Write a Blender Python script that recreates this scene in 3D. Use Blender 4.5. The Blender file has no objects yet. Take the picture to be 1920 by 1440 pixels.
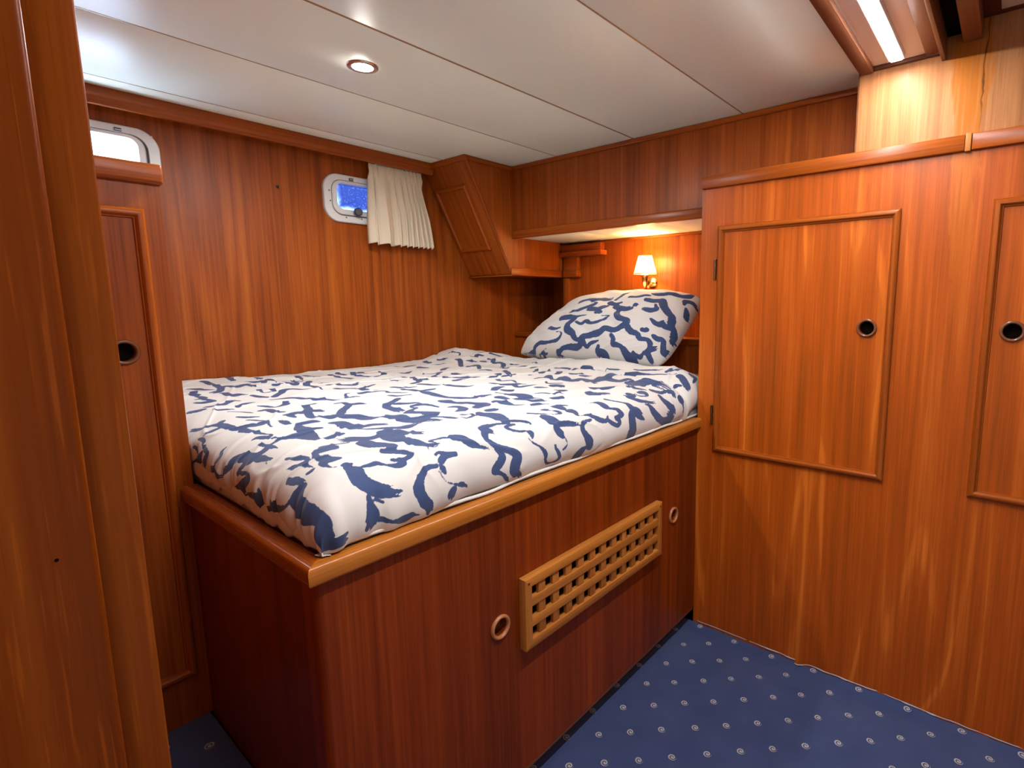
import bpy, bmesh, math, random
import numpy as np
from mathutils import Vector, Matrix

S = bpy.context.scene
COL = S.collection
random.seed(7)

# ------------------------------------------------------------------ camera
cam_d = bpy.data.cameras.new('camera')
cam = bpy.data.objects.new('camera', cam_d)
COL.objects.link(cam)
cam.matrix_world = Matrix((
    (0.61941743, 0.11243403, -0.77696887, 0.0),
    (-0.78502969, 0.07975468, -0.61430252, 0.0),
    (-0.0071016, 0.99045332, 0.13766549, 1.25),
    (0, 0, 0, 1)))
cam_d.sensor_width = 36.0
cam_d.sensor_fit = 'HORIZONTAL'
cam_d.lens = 36.0 * 1002.553 / 1920.0
cam_d.shift_x = -137.25 / 1920.0
cam_d.shift_y = -15.44 / 1920.0
cam_d.clip_start = 0.02
S.camera = cam

# ------------------------------------------------------------------ world (overcast daylight behind the portholes)
W = bpy.data.worlds.new('world'); S.world = W
W.use_nodes = True
wn = W.node_tree.nodes; wl = W.node_tree.links
bg = wn['Background']
bg.inputs[0].default_value = (0.62, 0.76, 1.0, 1)
bg.inputs[1].default_value = 7.5

# ------------------------------------------------------------------ exposure
S.view_settings.view_transform = 'Standard'
S.view_settings.look = 'None'
S.view_settings.gamma = 1.0
S.view_settings.use_curve_mapping = False
S.view_settings.exposure = 2.05

# light strengths, tuned together
P_SPOT = 9.0        # ceiling downlight over the bed and the added fill lights (W)
P_LED = 43.0         # strip-light diffuser emission
P_LAMP = 1.6         # reading lamp bulb (W)
WARM = (1.0, 0.83, 0.62)
NEUTRAL = (0.93, 0.97, 1.0)

# ------------------------------------------------------------------ key planes (metres)
XW = 1.782    # wardrobe face
XO = 1.906    # overhead cabinet face
XH = 2.300    # headboard wall
YW = 2.270    # hull side wall
ZC = 1.8976   # ceiling
YB = 1.953    # inner side of the corner locker
YL = 1.515    # face of the tall locker
ZCAP = 0.820

# ================================================================== materials
def new_mat(name):
    m = bpy.data.materials.new(name); m.use_nodes = True
    nt = m.node_tree
    b = nt.nodes['Principled BSDF']
    return m, nt, nt.nodes, nt.links, b

def simple(name, col, rough=0.5, metal=0.0, emit=None, es=0.0, spec=0.5):
    m, nt, n, l, b = new_mat(name)
    b.inputs['Base Color'].default_value = (*col, 1)
    b.inputs['Roughness'].default_value = rough
    b.inputs['Metallic'].default_value = metal
    b.inputs['Specular IOR Level'].default_value = spec
    if emit:
        b.inputs['Emission Color'].default_value = (*emit, 1)
        b.inputs['Emission Strength'].default_value = es
    return m

def mth(n, l, op, a, b=None, c=None):
    nd = n.new('ShaderNodeMath'); nd.operation = op
    for i, v in enumerate((a, b, c)):
        if v is None: continue
        if isinstance(v, (int, float)): nd.inputs[i].default_value = v
        else: l.new(v, nd.inputs[i])
    return nd.outputs[0]

def mixc(n, l, fac, a, b, mode='MIX'):
    nd = n.new('ShaderNodeMix'); nd.data_type = 'RGBA'; nd.blend_type = mode
    for sock, v in ((nd.inputs[0], fac), (nd.inputs[6], a), (nd.inputs[7], b)):
        if isinstance(v, (int, float)): sock.default_value = v
        elif isinstance(v, tuple): sock.default_value = (*v, 1)
        else: l.new(v, sock)
    return nd.outputs[2]

def noise(n, l, vec, detail=2.0, rough=0.5, scale=1.0, dist=0.0):
    nd = n.new('ShaderNodeTexNoise')
    nd.inputs['Scale'].default_value = scale
    nd.inputs['Detail'].default_value = detail
    nd.inputs['Roughness'].default_value = rough
    nd.inputs['Distortion'].default_value = dist
    l.new(vec, nd.inputs['Vector'])
    return nd.outputs[0]

def smooth(n, l, v, a, b):
    nd = n.new('ShaderNodeMapRange'); nd.interpolation_type = 'SMOOTHSTEP'
    l.new(v, nd.inputs[0])
    nd.inputs[1].default_value = a; nd.inputs[2].default_value = b
    return nd.outputs[0]

def teak(name, axis='Z', dark=(0.14, 0.026, 0.0025), mid=(0.29, 0.060, 0.005), light=(0.42, 0.112, 0.014),
         strip=0.0, strip_amt=0.35, rough=0.36, stain=None, figure=0.35, pore=0.35, coat=0.0, fine=1.0, spec=0.22, pore_light=False, lines=0.0, tilt=0.0):
    m, nt, n, l, b = new_mat(name)
    tc = n.new('ShaderNodeTexCoord'); oi = n.new('ShaderNodeObjectInfo')
    rv = n.new('ShaderNodeVectorMath'); rv.operation = 'SCALE'
    rv.inputs[0].default_value = (3.7, 5.3, 2.9); l.new(oi.outputs['Random'], rv.inputs['Scale'])
    ad = n.new('ShaderNodeVectorMath'); ad.operation = 'ADD'
    l.new(tc.outputs['Object'], ad.inputs[0]); l.new(rv.outputs[0], ad.inputs[1])
    src = ad.outputs[0]
    if tilt:
        vr = n.new('ShaderNodeVectorRotate'); vr.rotation_type = 'Y_AXIS'; vr.inputs['Angle'].default_value = tilt
        l.new(src, vr.inputs['Vector']); src = vr.outputs[0]
    sp = n.new('ShaderNodeSeparateXYZ'); l.new(src, sp.inputs[0])
    ax = {'X': 0, 'Y': 1, 'Z': 2}[axis]
    oth = [i for i in range(3) if i != ax]
    p, q, a = sp.outputs[oth[0]], sp.outputs[oth[1]], sp.outputs[ax]
    def vec(s, sa):
        c = n.new('ShaderNodeCombineXYZ')
        l.new(mth(n, l, 'MULTIPLY', p, s), c.inputs[0])
        l.new(mth(n, l, 'MULTIPLY', q, s), c.inputs[1])
        l.new(mth(n, l, 'MULTIPLY', a, sa), c.inputs[2])
        return c.outputs[0]
    nf = noise(n, l, vec(230 * fine, 3.0), 3, 0.6)
    nm = noise(n, l, vec(38 * fine, 0.9), 4, 0.55)
    nl = noise(n, l, vec(5.0, 0.45), 1.5, 0.45)
    fg = mth(n, l, 'SINE', mth(n, l, 'MULTIPLY', nl, 46.0))
    fg = mth(n, l, 'MULTIPLY_ADD', fg, 0.5, 0.5)
    npo = noise(n, l, vec(420 * fine, 11.0), 2, 0.5)
    nx = noise(n, l, vec(95 * fine, 1.6), 3, 0.6)
    v = mth(n, l, 'MULTIPLY', nm, 0.40)
    v = mth(n, l, 'MULTIPLY_ADD', nx, 0.30, v)
    v = mth(n, l, 'MULTIPLY_ADD', nf, 0.30, v)
    v = mth(n, l, 'MULTIPLY_ADD', mth(n, l, 'SUBTRACT', fg, 0.5), figure * 0.13, v)
    cr = n.new('ShaderNodeValToRGB')
    cr.color_ramp.elements[0].position = 0.30; cr.color_ramp.elements[0].color = (*dark, 1)
    cr.color_ramp.elements[1].position = 0.72; cr.color_ramp.elements[1].color = (*light, 1)
    e = cr.color_ramp.elements.new(0.50); e.color = (*mid, 1)
    l.new(v, cr.inputs[0])
    col = cr.outputs[0]
    # open pores: short darker dashes along the grain
    pm = mth(n, l, 'MULTIPLY', smooth(n, l, npo, 0.58, 0.72), pore)
    col = mixc(n, l, pm, col, tuple(min(c * 1.5, 0.8) for c in light) if pore_light else tuple(c * 0.8 for c in dark))
    if lines > 0:
        # pale growth-ring lines of the cathedral figure
        lm = mth(n, l, 'MULTIPLY', smooth(n, l, fg, 0.90, 1.0), mth(n, l, 'MULTIPLY', smooth(n, l, nm, 0.42, 0.62), lines))
        col = mixc(n, l, lm, col, tuple(min(c * 1.35, 0.8) for c in light))
    if strip > 0:
        wn_ = n.new('ShaderNodeTexWhiteNoise'); wn_.noise_dimensions = '1D'
        sx = mth(n, l, 'FLOOR', mth(n, l, 'DIVIDE', mth(n, l, 'ADD', p, q), strip))
        l.new(sx, wn_.inputs['W'])
        f = mth(n, l, 'MULTIPLY_ADD', wn_.outputs[0], strip_amt, 1.0 - strip_amt * 0.55)
        sc = n.new('ShaderNodeVectorMath'); sc.operation = 'SCALE'
        l.new(col, sc.inputs[0]); l.new(f, sc.inputs['Scale'])
        col = sc.outputs[0]
    if stain:
        # water-borne orange resin stain running down from the ceiling seam
        so = n.new('ShaderNodeSeparateXYZ'); l.new(tc.outputs['Object'], so.inputs[0])
        y, z = so.outputs[1], so.outputs[2]
        cv = n.new('ShaderNodeCombineXYZ')
        l.new(mth(n, l, 'MULTIPLY', y, 26.0), cv.inputs[0]); l.new(mth(n, l, 'MULTIPLY', z, 8.0), cv.inputs[2])
        nz = noise(n, l, cv.outputs[0], 3, 0.6)
        yy = mth(n, l, 'MULTIPLY_ADD', nz, 0.07, y)
        # centre drifts with height
        cen = mth(n, l, 'MULTIPLY_ADD', z, 0.02, 0.128)
        d = mth(n, l, 'ABSOLUTE', mth(n, l, 'SUBTRACT', yy, cen))
        hw = mth(n, l, 'MULTIPLY_ADD', mth(n, l, 'SUBTRACT', z, 1.2), 0.050, 0.012)
        band = mth(n, l, 'SUBTRACT', 1.0, smooth(n, l, mth(n, l, 'DIVIDE', d, mth(n, l, 'MAXIMUM', hw, 0.006)), 0.75, 1.1))
        fade = smooth(n, l, z, 1.05, 1.66)
        cv2 = n.new('ShaderNodeCombineXYZ')
        l.new(mth(n, l, 'MULTIPLY', y, 160.0), cv2.inputs[0]); l.new(mth(n, l, 'MULTIPLY', z, 5.0), cv2.inputs[2])
        st2 = smooth(n, l, noise(n, l, cv2.outputs[0], 3, 0.6), 0.30, 0.60)
        mk = mth(n, l, 'MULTIPLY', mth(n, l, 'MULTIPLY', band, fade), mth(n, l, 'MULTIPLY_ADD', st2, 0.55, 0.30))
        col = mixc(n, l, mk, col, stain)
        # dark crack lines inside the stain
        cr2 = mth(n, l, 'ABSOLUTE', mth(n, l, 'SUBTRACT', mth(n, l, 'MULTIPLY_ADD', nz, 0.03, y), 0.115))
        ln = mth(n, l, 'MULTIPLY', mth(n, l, 'SUBTRACT', 1.0, smooth(n, l, cr2, 0.0006, 0.0026)), smooth(n, l, z, 1.62, 1.80))
        col = mixc(n, l, mth(n, l, 'MULTIPLY', ln, 0.75), col, (0.06, 0.02, 0.01))
    l.new(col, b.inputs['Base Color'])
    b.inputs['Roughness'].default_value = rough
    rr = mth(n, l, 'MULTIPLY_ADD', nf, 0.16, rough - 0.08); l.new(rr, b.inputs['Roughness'])
    b.inputs['Specular IOR Level'].default_value = spec
    b.inputs['Coat Weight'].default_value = coat
    b.inputs['Coat Roughness'].default_value = 0.12
    bp = n.new('ShaderNodeBump'); bp.inputs['Strength'].default_value = 0.10; bp.inputs['Distance'].default_value = 0.001
    l.new(nf, bp.inputs['Height']); l.new(bp.outputs[0], b.inputs['Normal'])
    return m

M = {}
M['teak_panel'] = teak('teak_panel', 'Z', figure=0.5)
GOLD = dict(dark=(0.22, 0.048, 0.004), mid=(0.40, 0.072, 0.004), light=(0.54, 0.135, 0.014))
M['teak_wardrobe'] = teak('teak_wardrobe', 'Z', stain=(0.50, 0.125, 0.005), figure=0.6, lines=0.55, **GOLD)
M['teak_led_wash'] = teak('teak_led_wash', 'Z', dark=(0.26, 0.095, 0.032), mid=(0.40, 0.165, 0.062), light=(0.52, 0.245, 0.11), stain=(0.42, 0.115, 0.002), figure=0.4, spec=0.08)  # teak with the strip light's pale wash put into its base colour
M['teak_door'] = teak('teak_door', 'Z', figure=0.6, lines=0.5, **GOLD)
M['teak_hull'] = teak('teak_hull', 'Z', strip=0.21, strip_amt=0.16, figure=0.8, rough=0.42, spec=0.2)
M['teak_strip'] = teak('teak_strip', 'Z', strip=0.085, strip_amt=0.34, figure=0.25)
M['teak_bed'] = teak('teak_bed', 'Z', dark=(0.09, 0.011, 0.0008), mid=(0.19, 0.028, 0.002), light=(0.29, 0.056, 0.006),
                     strip=0.115, strip_amt=0.40, figure=0.2)
M['teak_slant'] = teak('teak_slant', 'Z', figure=0.4, tilt=math.atan2(1.888 - 1.617, 1.8976 - 1.384))
M['teak_x'] = teak('teak_x', 'X', figure=0.15, rough=0.30)
M['teak_y'] = teak('teak_y', 'Y', figure=0.15, rough=0.30)
M['teak_z'] = teak('teak_z', 'Z', figure=0.15, rough=0.30)
M['teak_cap_x'] = teak('teak_cap_x', 'X', dark=(0.24, 0.066, 0.007), mid=(0.42, 0.135, 0.015), light=(0.52, 0.19, 0.028), rough=0.26, coat=0.4, figure=0.1)
M['teak_cap_y'] = teak('teak_cap_y', 'Y', rough=0.26, coat=0.4, figure=0.1)
M['teak_grille_x'] = teak('teak_grille_x', 'X', dark=(0.28, 0.085, 0.012), mid=(0.44, 0.155, 0.026), light=(0.55, 0.22, 0.050), rough=0.42, figure=0.5)
M['teak_grille_z'] = teak('teak_grille_z', 'Z', dark=(0.26, 0.075, 0.012), mid=(0.40, 0.135, 0.024), light=(0.50, 0.20, 0.045), rough=0.42, figure=0.3)
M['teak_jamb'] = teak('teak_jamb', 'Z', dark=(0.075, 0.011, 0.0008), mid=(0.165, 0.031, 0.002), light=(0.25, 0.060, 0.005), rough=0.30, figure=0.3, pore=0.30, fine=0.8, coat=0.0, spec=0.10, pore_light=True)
M['teak_dark_x'] = teak('teak_dark_x', 'X', dark=(0.10, 0.032, 0.014), mid=(0.19, 0.062, 0.026), light=(0.27, 0.10, 0.045), rough=0.40)
M['teak_dark_y'] = teak('teak_dark_y', 'Y', dark=(0.06, 0.018, 0.009), mid=(0.11, 0.034, 0.016), light=(0.16, 0.055, 0.026), rough=0.45)
M['hole'] = simple('hole_dark', (0.006, 0.004, 0.003), 0.8, spec=0.02)
M['ring'] = simple('ring_wood', (0.16, 0.052, 0.020), 0.22)
M['ring_pale'] = simple('ring_wood_pale', (0.40, 0.150, 0.055), 0.28)
M['brass'] = simple('brass', (0.80, 0.56, 0.24), 0.20, 1.0)
M['brass_dark'] = simple('brass_dark', (0.20, 0.12, 0.06), 0.35, 1.0)
M['chrome'] = simple('chrome', (0.62, 0.50, 0.45), 0.25, 1.0)
M['plastic_white'] = simple('plastic_white', (0.66, 0.64, 0.62), 0.35)
M['plastic_grey'] = simple('plastic_grey', (0.16, 0.155, 0.155), 0.4)
M['plastic_black'] = simple('plastic_black', (0.012, 0.013, 0.018), 0.30)
M['seam_gold'] = simple('seam_gold', (0.36, 0.20, 0.09), 0.35, 0.2)
M['sheet'] = simple('sheet_white', (0.62, 0.60, 0.57), 0.85, spec=0.2)
M['fray'] = simple('carpet_fray', (0.34, 0.34, 0.38), 0.9, spec=0.1)
M['steel'] = simple('steel', (0.45, 0.42, 0.40), 0.3, 1.0)
M['led'] = simple('led_diffuser', (0.9, 0.9, 0.9), 0.4, emit=(0.97, 0.98, 1.0), es=P_LED)
M['lens'] = simple('downlight_lens', (0.9, 0.9, 0.9), 0.3, emit=(1.0, 0.95, 0.86), es=40.0)
M['bulb'] = simple('bulb_glass', (0.9, 0.85, 0.7), 0.3, emit=(1.0, 0.75, 0.42), es=30.0)

def mat_ceiling():
    m, nt, n, l, b = new_mat('ceiling_vinyl')
    tc = n.new('ShaderNodeTexCoord')
    mp = n.new('ShaderNodeMapping'); mp.inputs['Scale'].default_value = (30, 900, 30)
    l.new(tc.outputs['Object'], mp.inputs[0])
    nz = noise(n, l, mp.outputs[0], 2, 0.6)
    mp2 = n.new('ShaderNodeMapping'); mp2.inputs['Scale'].default_value = (900, 25, 30)
    l.new(tc.outputs['Object'], mp2.inputs[0])
    nz2 = noise(n, l, mp2.outputs[0], 2, 0.6)
    s = mth(n, l, 'MULTIPLY_ADD', nz2, 0.5, mth(n, l, 'MULTIPLY', nz, 0.5))
    col = mixc(n, l, s, (0.81, 0.87, 0.755), (0.88, 0.94, 0.82))
    l.new(col, b.inputs['Base Color'])
    b.inputs['Roughness'].default_value = 0.42
    b.inputs['Specular IOR Level'].default_value = 0.45
    bp = n.new('ShaderNodeBump'); bp.inputs['Strength'].default_value = 0.12; bp.inputs['Distance'].default_value = 0.0006
    l.new(s, bp.inputs['Height']); l.new(bp.outputs[0], b.inputs['Normal'])
    return m
M['ceiling'] = mat_ceiling()

def mat_carpet():
    m, nt, n, l, b = new_mat('carpet_blue')
    tc = n.new('ShaderNodeTexCoord')
    sp = n.new('ShaderNodeSeparateXYZ'); l.new(tc.outputs['Object'], sp.inputs[0])
    # half-drop lattice of small woven spirals, slightly wandering
    wob = n.new('ShaderNodeTexNoise'); wob.inputs['Scale'].default_value = 4.0; wob.inputs['Detail'].default_value = 1
    l.new(tc.outputs['Object'], wob.inputs['Vector'])
    wv = n.new('ShaderNodeSeparateColor'); l.new(wob.outputs['Color'], wv.inputs[0])
    X = mth(n, l, 'MULTIPLY_ADD', mth(n, l, 'SUBTRACT', wv.outputs[0], 0.5), 0.02, sp.outputs[0])
    Y = mth(n, l, 'MULTIPLY_ADD', mth(n, l, 'SUBTRACT', wv.outputs[1], 0.5), 0.02, sp.outputs[1])
    rings = []
    for (ox, oy) in ((1.113, 0.839), (1.178, 0.770)):
        u = mth(n, l, 'DIVIDE', mth(n, l, 'SUBTRACT', X, ox), 0.1305)
        v = mth(n, l, 'DIVIDE', mth(n, l, 'SUBTRACT', Y, oy), 0.138)
        fu = mth(n, l, 'SUBTRACT', u, mth(n, l, 'ROUND', u)); fv = mth(n, l, 'SUBTRACT', v, mth(n, l, 'ROUND', v))
        fu = mth(n, l, 'MULTIPLY', fu, 0.1305); fv = mth(n, l, 'MULTIPLY', fv, 0.138)
        r = mth(n, l, 'SQRT', mth(n, l, 'ADD', mth(n, l, 'MULTIPLY', fu, fu), mth(n, l, 'MULTIPLY', fv, fv)))
        th = mth(n, l, 'ARCTAN2', fv, fu)
        # spiral arm: r/pitch - theta/2pi
        k = mth(n, l, 'SUBTRACT', mth(n, l, 'DIVIDE', r, 0.0068), mth(n, l, 'DIVIDE', th, 2 * math.pi))
        k = mth(n, l, 'SUBTRACT', k, mth(n, l, 'ROUND', k))
        line = mth(n, l, 'SUBTRACT', 1.0, smooth(n, l, mth(n, l, 'ABSOLUTE', k), 0.20, 0.32))
        inside = mth(n, l, 'LESS_THAN', r, 0.0108)
        dot = mth(n, l, 'LESS_THAN', r, 0.0022)
        rings.append(mth(n, l, 'MAXIMUM', mth(n, l, 'MULTIPLY', line, inside), dot))
    ink = mth(n, l, 'MAXIMUM', rings[0], rings[1])
    fz = noise(n, l, tc.outputs['Object'], 2, 0.6, 700)
    lz = noise(n, l, tc.outputs['Object'], 3, 0.55, 9)
    base = mixc(n, l, lz, (0.022, 0.040, 0.125), (0.060, 0.088, 0.205))
    base = mixc(n, l, mth(n, l, 'MULTIPLY', fz, 0.5), base, (0.012, 0.022, 0.075))
    col = mixc(n, l, mth(n, l, 'MULTIPLY', ink, 0.85), base, (0.50, 0.46, 0.42))
    l.new(col, b.inputs['Base Color'])
    b.inputs['Roughness'].default_value = 0.95
    b.inputs['Specular IOR Level'].default_value = 0.1
    b.inputs['Sheen Weight'].default_value = 0.25
    bp = n.new('ShaderNodeBump'); bp.inputs['Strength'].default_value = 0.5; bp.inputs['Distance'].default_value = 0.002
    l.new(fz, bp.inputs['Height']); l.new(bp.outputs[0], b.inputs['Normal'])
    return m
M['carpet'] = mat_carpet()

def mat_print():
    # white cotton printed with navy brush strokes; the stroke edge is a per-vertex distance
    m, nt, n, l, b = new_mat('cotton_print')
    at = n.new('ShaderNodeAttribute'); at.attribute_name = 'ink'
    tc = n.new('ShaderNodeTexCoord')
    f = smooth(n, l, at.outputs['Fac'], -0.0009, 0.0009)
    nz = noise(n, l, tc.outputs['Object'], 3, 0.6, 60)
    navy = mixc(n, l, nz, (0.026, 0.048, 0.125), (0.050, 0.080, 0.185))
    col = mixc(n, l, f, (0.62, 0.595, 0.56), navy)
    l.new(col, b.inputs['Base Color'])
    b.inputs['Roughness'].default_value = 0.75
    b.inputs['Specular IOR Level'].default_value = 0.2
    b.inputs['Sheen Weight'].default_value = 0.15
    wv = noise(n, l, tc.outputs['Object'], 1, 0.5, 1500)
    bp = n.new('ShaderNodeBump'); bp.inputs['Strength'].default_value = 0.08; bp.inputs['Distance'].default_value = 0.0005
    l.new(wv, bp.inputs['Height']); l.new(bp.outputs[0], b.inputs['Normal'])
    return m
M['print'] = mat_print()

def mat_curtain():
    m, nt, n, l, b = new_mat('curtain_cream')
    b.inputs['Base Color'].default_value = (0.78, 0.66, 0.49, 1)
    b.inputs['Roughness'].default_value = 0.9
    b.inputs['Specular IOR Level'].default_value = 0.1
    tr = n.new('ShaderNodeBsdfTranslucent'); tr.inputs[0].default_value = (0.80, 0.66, 0.48, 1)
    mx = n.new('ShaderNodeMixShader'); mx.inputs[0].default_value = 0.14
    l.new(b.outputs[0], mx.inputs[1]); l.new(tr.outputs[0], mx.inputs[2])
    l.new(mx.outputs[0], n['Material Output'].inputs[0])
    return m
M['curtain'] = mat_curtain()

def mat_shade():
    m, nt, n, l, b = new_mat('lamp_shade_fabric')
    b.inputs['Base Color'].default_value = (0.85, 0.76, 0.62, 1)
    b.inputs['Roughness'].default_value = 0.9
    tr = n.new('ShaderNodeBsdfTranslucent'); tr.inputs[0].default_value = (0.95, 0.82, 0.62, 1)
    mx = n.new('ShaderNodeMixShader'); mx.inputs[0].default_value = 0.65
    l.new(b.outputs[0], mx.inputs[1]); l.new(tr.outputs[0], mx.inputs[2])
    l.new(mx.outputs[0], n['Material Output'].inputs[0])
    return m
M['shade'] = mat_shade()

def mat_pane(name, tint, gloss=0.08, drops=False):
    m, nt, n, l, b = new_mat(name)
    tb = n.new('ShaderNodeBsdfTransparent'); tb.inputs[0].default_value = (*tint, 1)
    gb = n.new('ShaderNodeBsdfGlossy'); gb.inputs[0].default_value = (0.8, 0.85, 0.9, 1); gb.inputs[1].default_value = 0.05
    mx = n.new('ShaderNodeMixShader'); mx.inputs[0].default_value = gloss
    l.new(tb.outputs[0], mx.inputs[1]); l.new(gb.outputs[0], mx.inputs[2])
    if drops:
        tc = n.new('ShaderNodeTexCoord')
        mp = n.new('ShaderNodeMapping'); mp.inputs['Scale'].default_value = (1, 1, 0.55)
        l.new(tc.outputs['Object'], mp.inputs[0])
        nz = noise(n, l, mp.outputs[0], 4, 0.7, 190)
        big = noise(n, l, tc.outputs['Object'], 2, 0.5, 14)
        sx = n.new('ShaderNodeSeparateXYZ'); l.new(tc.outputs['Object'], sx.inputs[0])
        d = smooth(n, l, nz, 0.56, 0.66)
        # the misted left and lower margin of the pane
        gl = mth(n, l, 'SUBTRACT', 1.0, smooth(n, l, mth(n, l, 'MULTIPLY_ADD', big, 0.05, sx.outputs[0]), 1.195, 1.245))
        gz = mth(n, l, 'SUBTRACT', 1.0, smooth(n, l, mth(n, l, 'MULTIPLY_ADD', big, 0.02, sx.outputs[2]), 1.645, 1.68))
        k = mth(n, l, 'MINIMUM', mth(n, l, 'ADD', mth(n, l, 'MULTIPLY', d, 0.55), mth(n, l, 'MAXIMUM', gl, gz)), 1.0)
        col = mixc(n, l, k, tint, (0.40, 0.46, 0.60))
        l.new(col, tb.inputs[0])
    l.new(mx.outputs[0], n['Material Output'].inputs[0])
    return m
M['pane'] = mat_pane('pane_clear', (0.92, 0.95, 0.97))
M['pane_wet'] = mat_pane('pane_wet', (0.055, 0.075, 0.155), drops=True)

# ================================================================== mesh helpers
BASE = {}
def thing(name, label, cat, base, group=None, kind=None):
    o = bpy.data.objects.new(name, None); COL.objects.link(o)
    o.empty_display_size = 0.05
    o.location = base
    if label: o['label'] = label
    if cat: o['category'] = cat
    if group: o['group'] = group
    if kind: o['kind'] = kind
    BASE[o.name] = Vector(base)
    return o

def link_mesh(name, me, mats, parent=None, base=None, smooth_angle=None):
    """me is in world coordinates; it is moved into the frame of the thing it belongs to."""
    o = bpy.data.objects.new(name, me)
    COL.objects.link(o)
    if not isinstance(mats, (list, tuple)): mats = [mats]
    for m in mats: me.materials.append(M[m] if isinstance(m, str) else m)
    if parent is not None:
        b = BASE[parent.name]
        me.transform(Matrix.Translation(-b))
        o.parent = parent
        BASE[o.name] = b
    else:
        b = Vector(base) if base is not None else Vector((0, 0, 0))
        me.transform(Matrix.Translation(-b)); o.location = b
        BASE[o.name] = b
    if smooth_angle is not None:
        me.shade_smooth()
        me.set_sharp_from_angle(angle=math.radians(smooth_angle))
    return o

def bm_mesh(bm, name='m'):
    bmesh.ops.recalc_face_normals(bm, faces=bm.faces[:])
    me = bpy.data.meshes.new(name); bm.to_mesh(me); bm.free()
    return me

def bm_box(bm, lo, hi, bevel=0.0, seg=2):
    x0, y0, z0 = lo; x1, y1, z1 = hi
    v = [bm.verts.new(c) for c in ((x0, y0, z0), (x1, y0, z0), (x1, y1, z0), (x0, y1, z0), (x0, y0, z1), (x1, y0, z1), (x1, y1, z1), (x0, y1, z1))]
    fs = [bm.faces.new([v[i] for i in f]) for f in ((0, 3, 2, 1), (4, 5, 6, 7), (0, 1, 5, 4), (1, 2, 6, 5), (2, 3, 7, 6), (3, 0, 4, 7))]
    if bevel > 0:
        es = list({e for f in fs for e in f.edges})
        bmesh.ops.bevel(bm, geom=es, offset=bevel, segments=seg, profile=0.5, affect='EDGES', clamp_overlap=True)

def box(name, lo, hi, mat, parent=None, bevel=0.0015, seg=2):
    bm = bmesh.new(); bm_box(bm, lo, hi, bevel, seg)
    return link_mesh(name, bm_mesh(bm), mat, parent, smooth_angle=40)

def boxes(name, lst, mat, parent=None):
    bm = bmesh.new()
    for lo, hi in lst: bm_box(bm, lo, hi)
    return link_mesh(name, bm_mesh(bm), mat, parent)

def bm_prism(bm, poly, axis, a, b, bevel=0.0, seg=2):
    """poly: 2-D points in the two other axes (in xyz order), extruded from a to b along axis."""
    def P(p, t):
        c = list(p); c.insert('XYZ'.index(axis), t); return c
    A = [bm.verts.new(P(p, a)) for p in poly]; B = [bm.verts.new(P(p, b)) for p in poly]
    n = len(poly)
    fs = [bm.faces.new(A[::-1]), bm.faces.new(B)]
    for i in range(n): fs.append(bm.faces.new((A[i], A[(i + 1) % n], B[(i + 1) % n], B[i])))
    if bevel > 0:
        es = list({e for f in fs for e in f.edges})
        bmesh.ops.bevel(bm, geom=es, offset=bevel, segments=seg, profile=0.5, affect='EDGES', clamp_overlap=True)

def prism(name, poly, axis, a, b, mat, parent=None, bevel=0.0, seg=2):
    bm = bmesh.new(); bm_prism(bm, poly, axis, a, b, bevel, seg)
    return link_mesh(name, bm_mesh(bm), mat, parent, smooth_angle=40)

def frame_axes(axis):
    a = Vector(axis).normalized()
    t = Vector((0, 0, 1)) if abs(a.z) < 0.9 else Vector((1, 0, 0))
    u = a.cross(t).normalized(); v = a.cross(u)
    return a, u, v

def bm_lathe(bm, prof, org, axis, seg=40, closed=False):
    """prof: (radius, distance along axis)."""
    a, u, v = frame_axes(axis); org = Vector(org)
    rings = []
    for r, h in prof:
        if r < 1e-6: rings.append([bm.verts.new(org + a * h)])
        else: rings.append([bm.verts.new(org + a * h + (u * math.cos(t) + v * math.sin(t)) * r) for t in [2 * math.pi * k / seg for k in range(seg)]])
    pairs = list(zip(rings[:-1], rings[1:]))
    if closed: pairs.append((rings[-1], rings[0]))
    for A, B in pairs:
        for k in range(seg):
            k2 = (k + 1) % seg
            if len(A) == 1 and len(B) == 1: continue
            if len(A) == 1: bm.faces.new((A[0], B[k2], B[k]))
            elif len(B) == 1: bm.faces.new((A[k], A[k2], B[0]))
            else: bm.faces.new((A[k], A[k2], B[k2], B[k]))

def lathe(name, prof, org, axis, mat, parent=None, seg=40, closed=False, ang=40):
    bm = bmesh.new(); bm_lathe(bm, prof, org, axis, seg, closed)
    return link_mesh(name, bm_mesh(bm), mat, parent, smooth_angle=ang)

def bm_tube(bm, pts, rad, seg=14):
    pts = [Vector(p) for p in pts]; n = len(pts)
    rads = rad if isinstance(rad, (list, tuple)) else [rad] * n
    up = None; rings = []
    for i, p in enumerate(pts):
        d = (pts[min(i + 1, n - 1)] - pts[max(i - 1, 0)]).normalized()
        if up is None:
            up = Vector((0, 0, 1)) if abs(d.z) < 0.9 else Vector((1, 0, 0))
        s = d.cross(up).normalized(); up = s.cross(d).normalized()
        rings.append([bm.verts.new(p + (s * math.cos(t) + up * math.sin(t)) * rads[i]) for t in [2 * math.pi * k / seg for k in range(seg)]])
    for A, B in zip(rings[:-1], rings[1:]):
        for k in range(seg): bm.faces.new((A[k], A[(k + 1) % seg], B[(k + 1) % seg], B[k]))
    bm.faces.new(rings[0][::-1]); bm.faces.new(rings[-1])

def tube(name, pts, rad, mat, parent=None, seg=14):
    bm = bmesh.new(); bm_tube(bm, pts, rad, seg)
    return link_mesh(name, bm_mesh(bm), mat, parent, smooth_angle=50)

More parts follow.
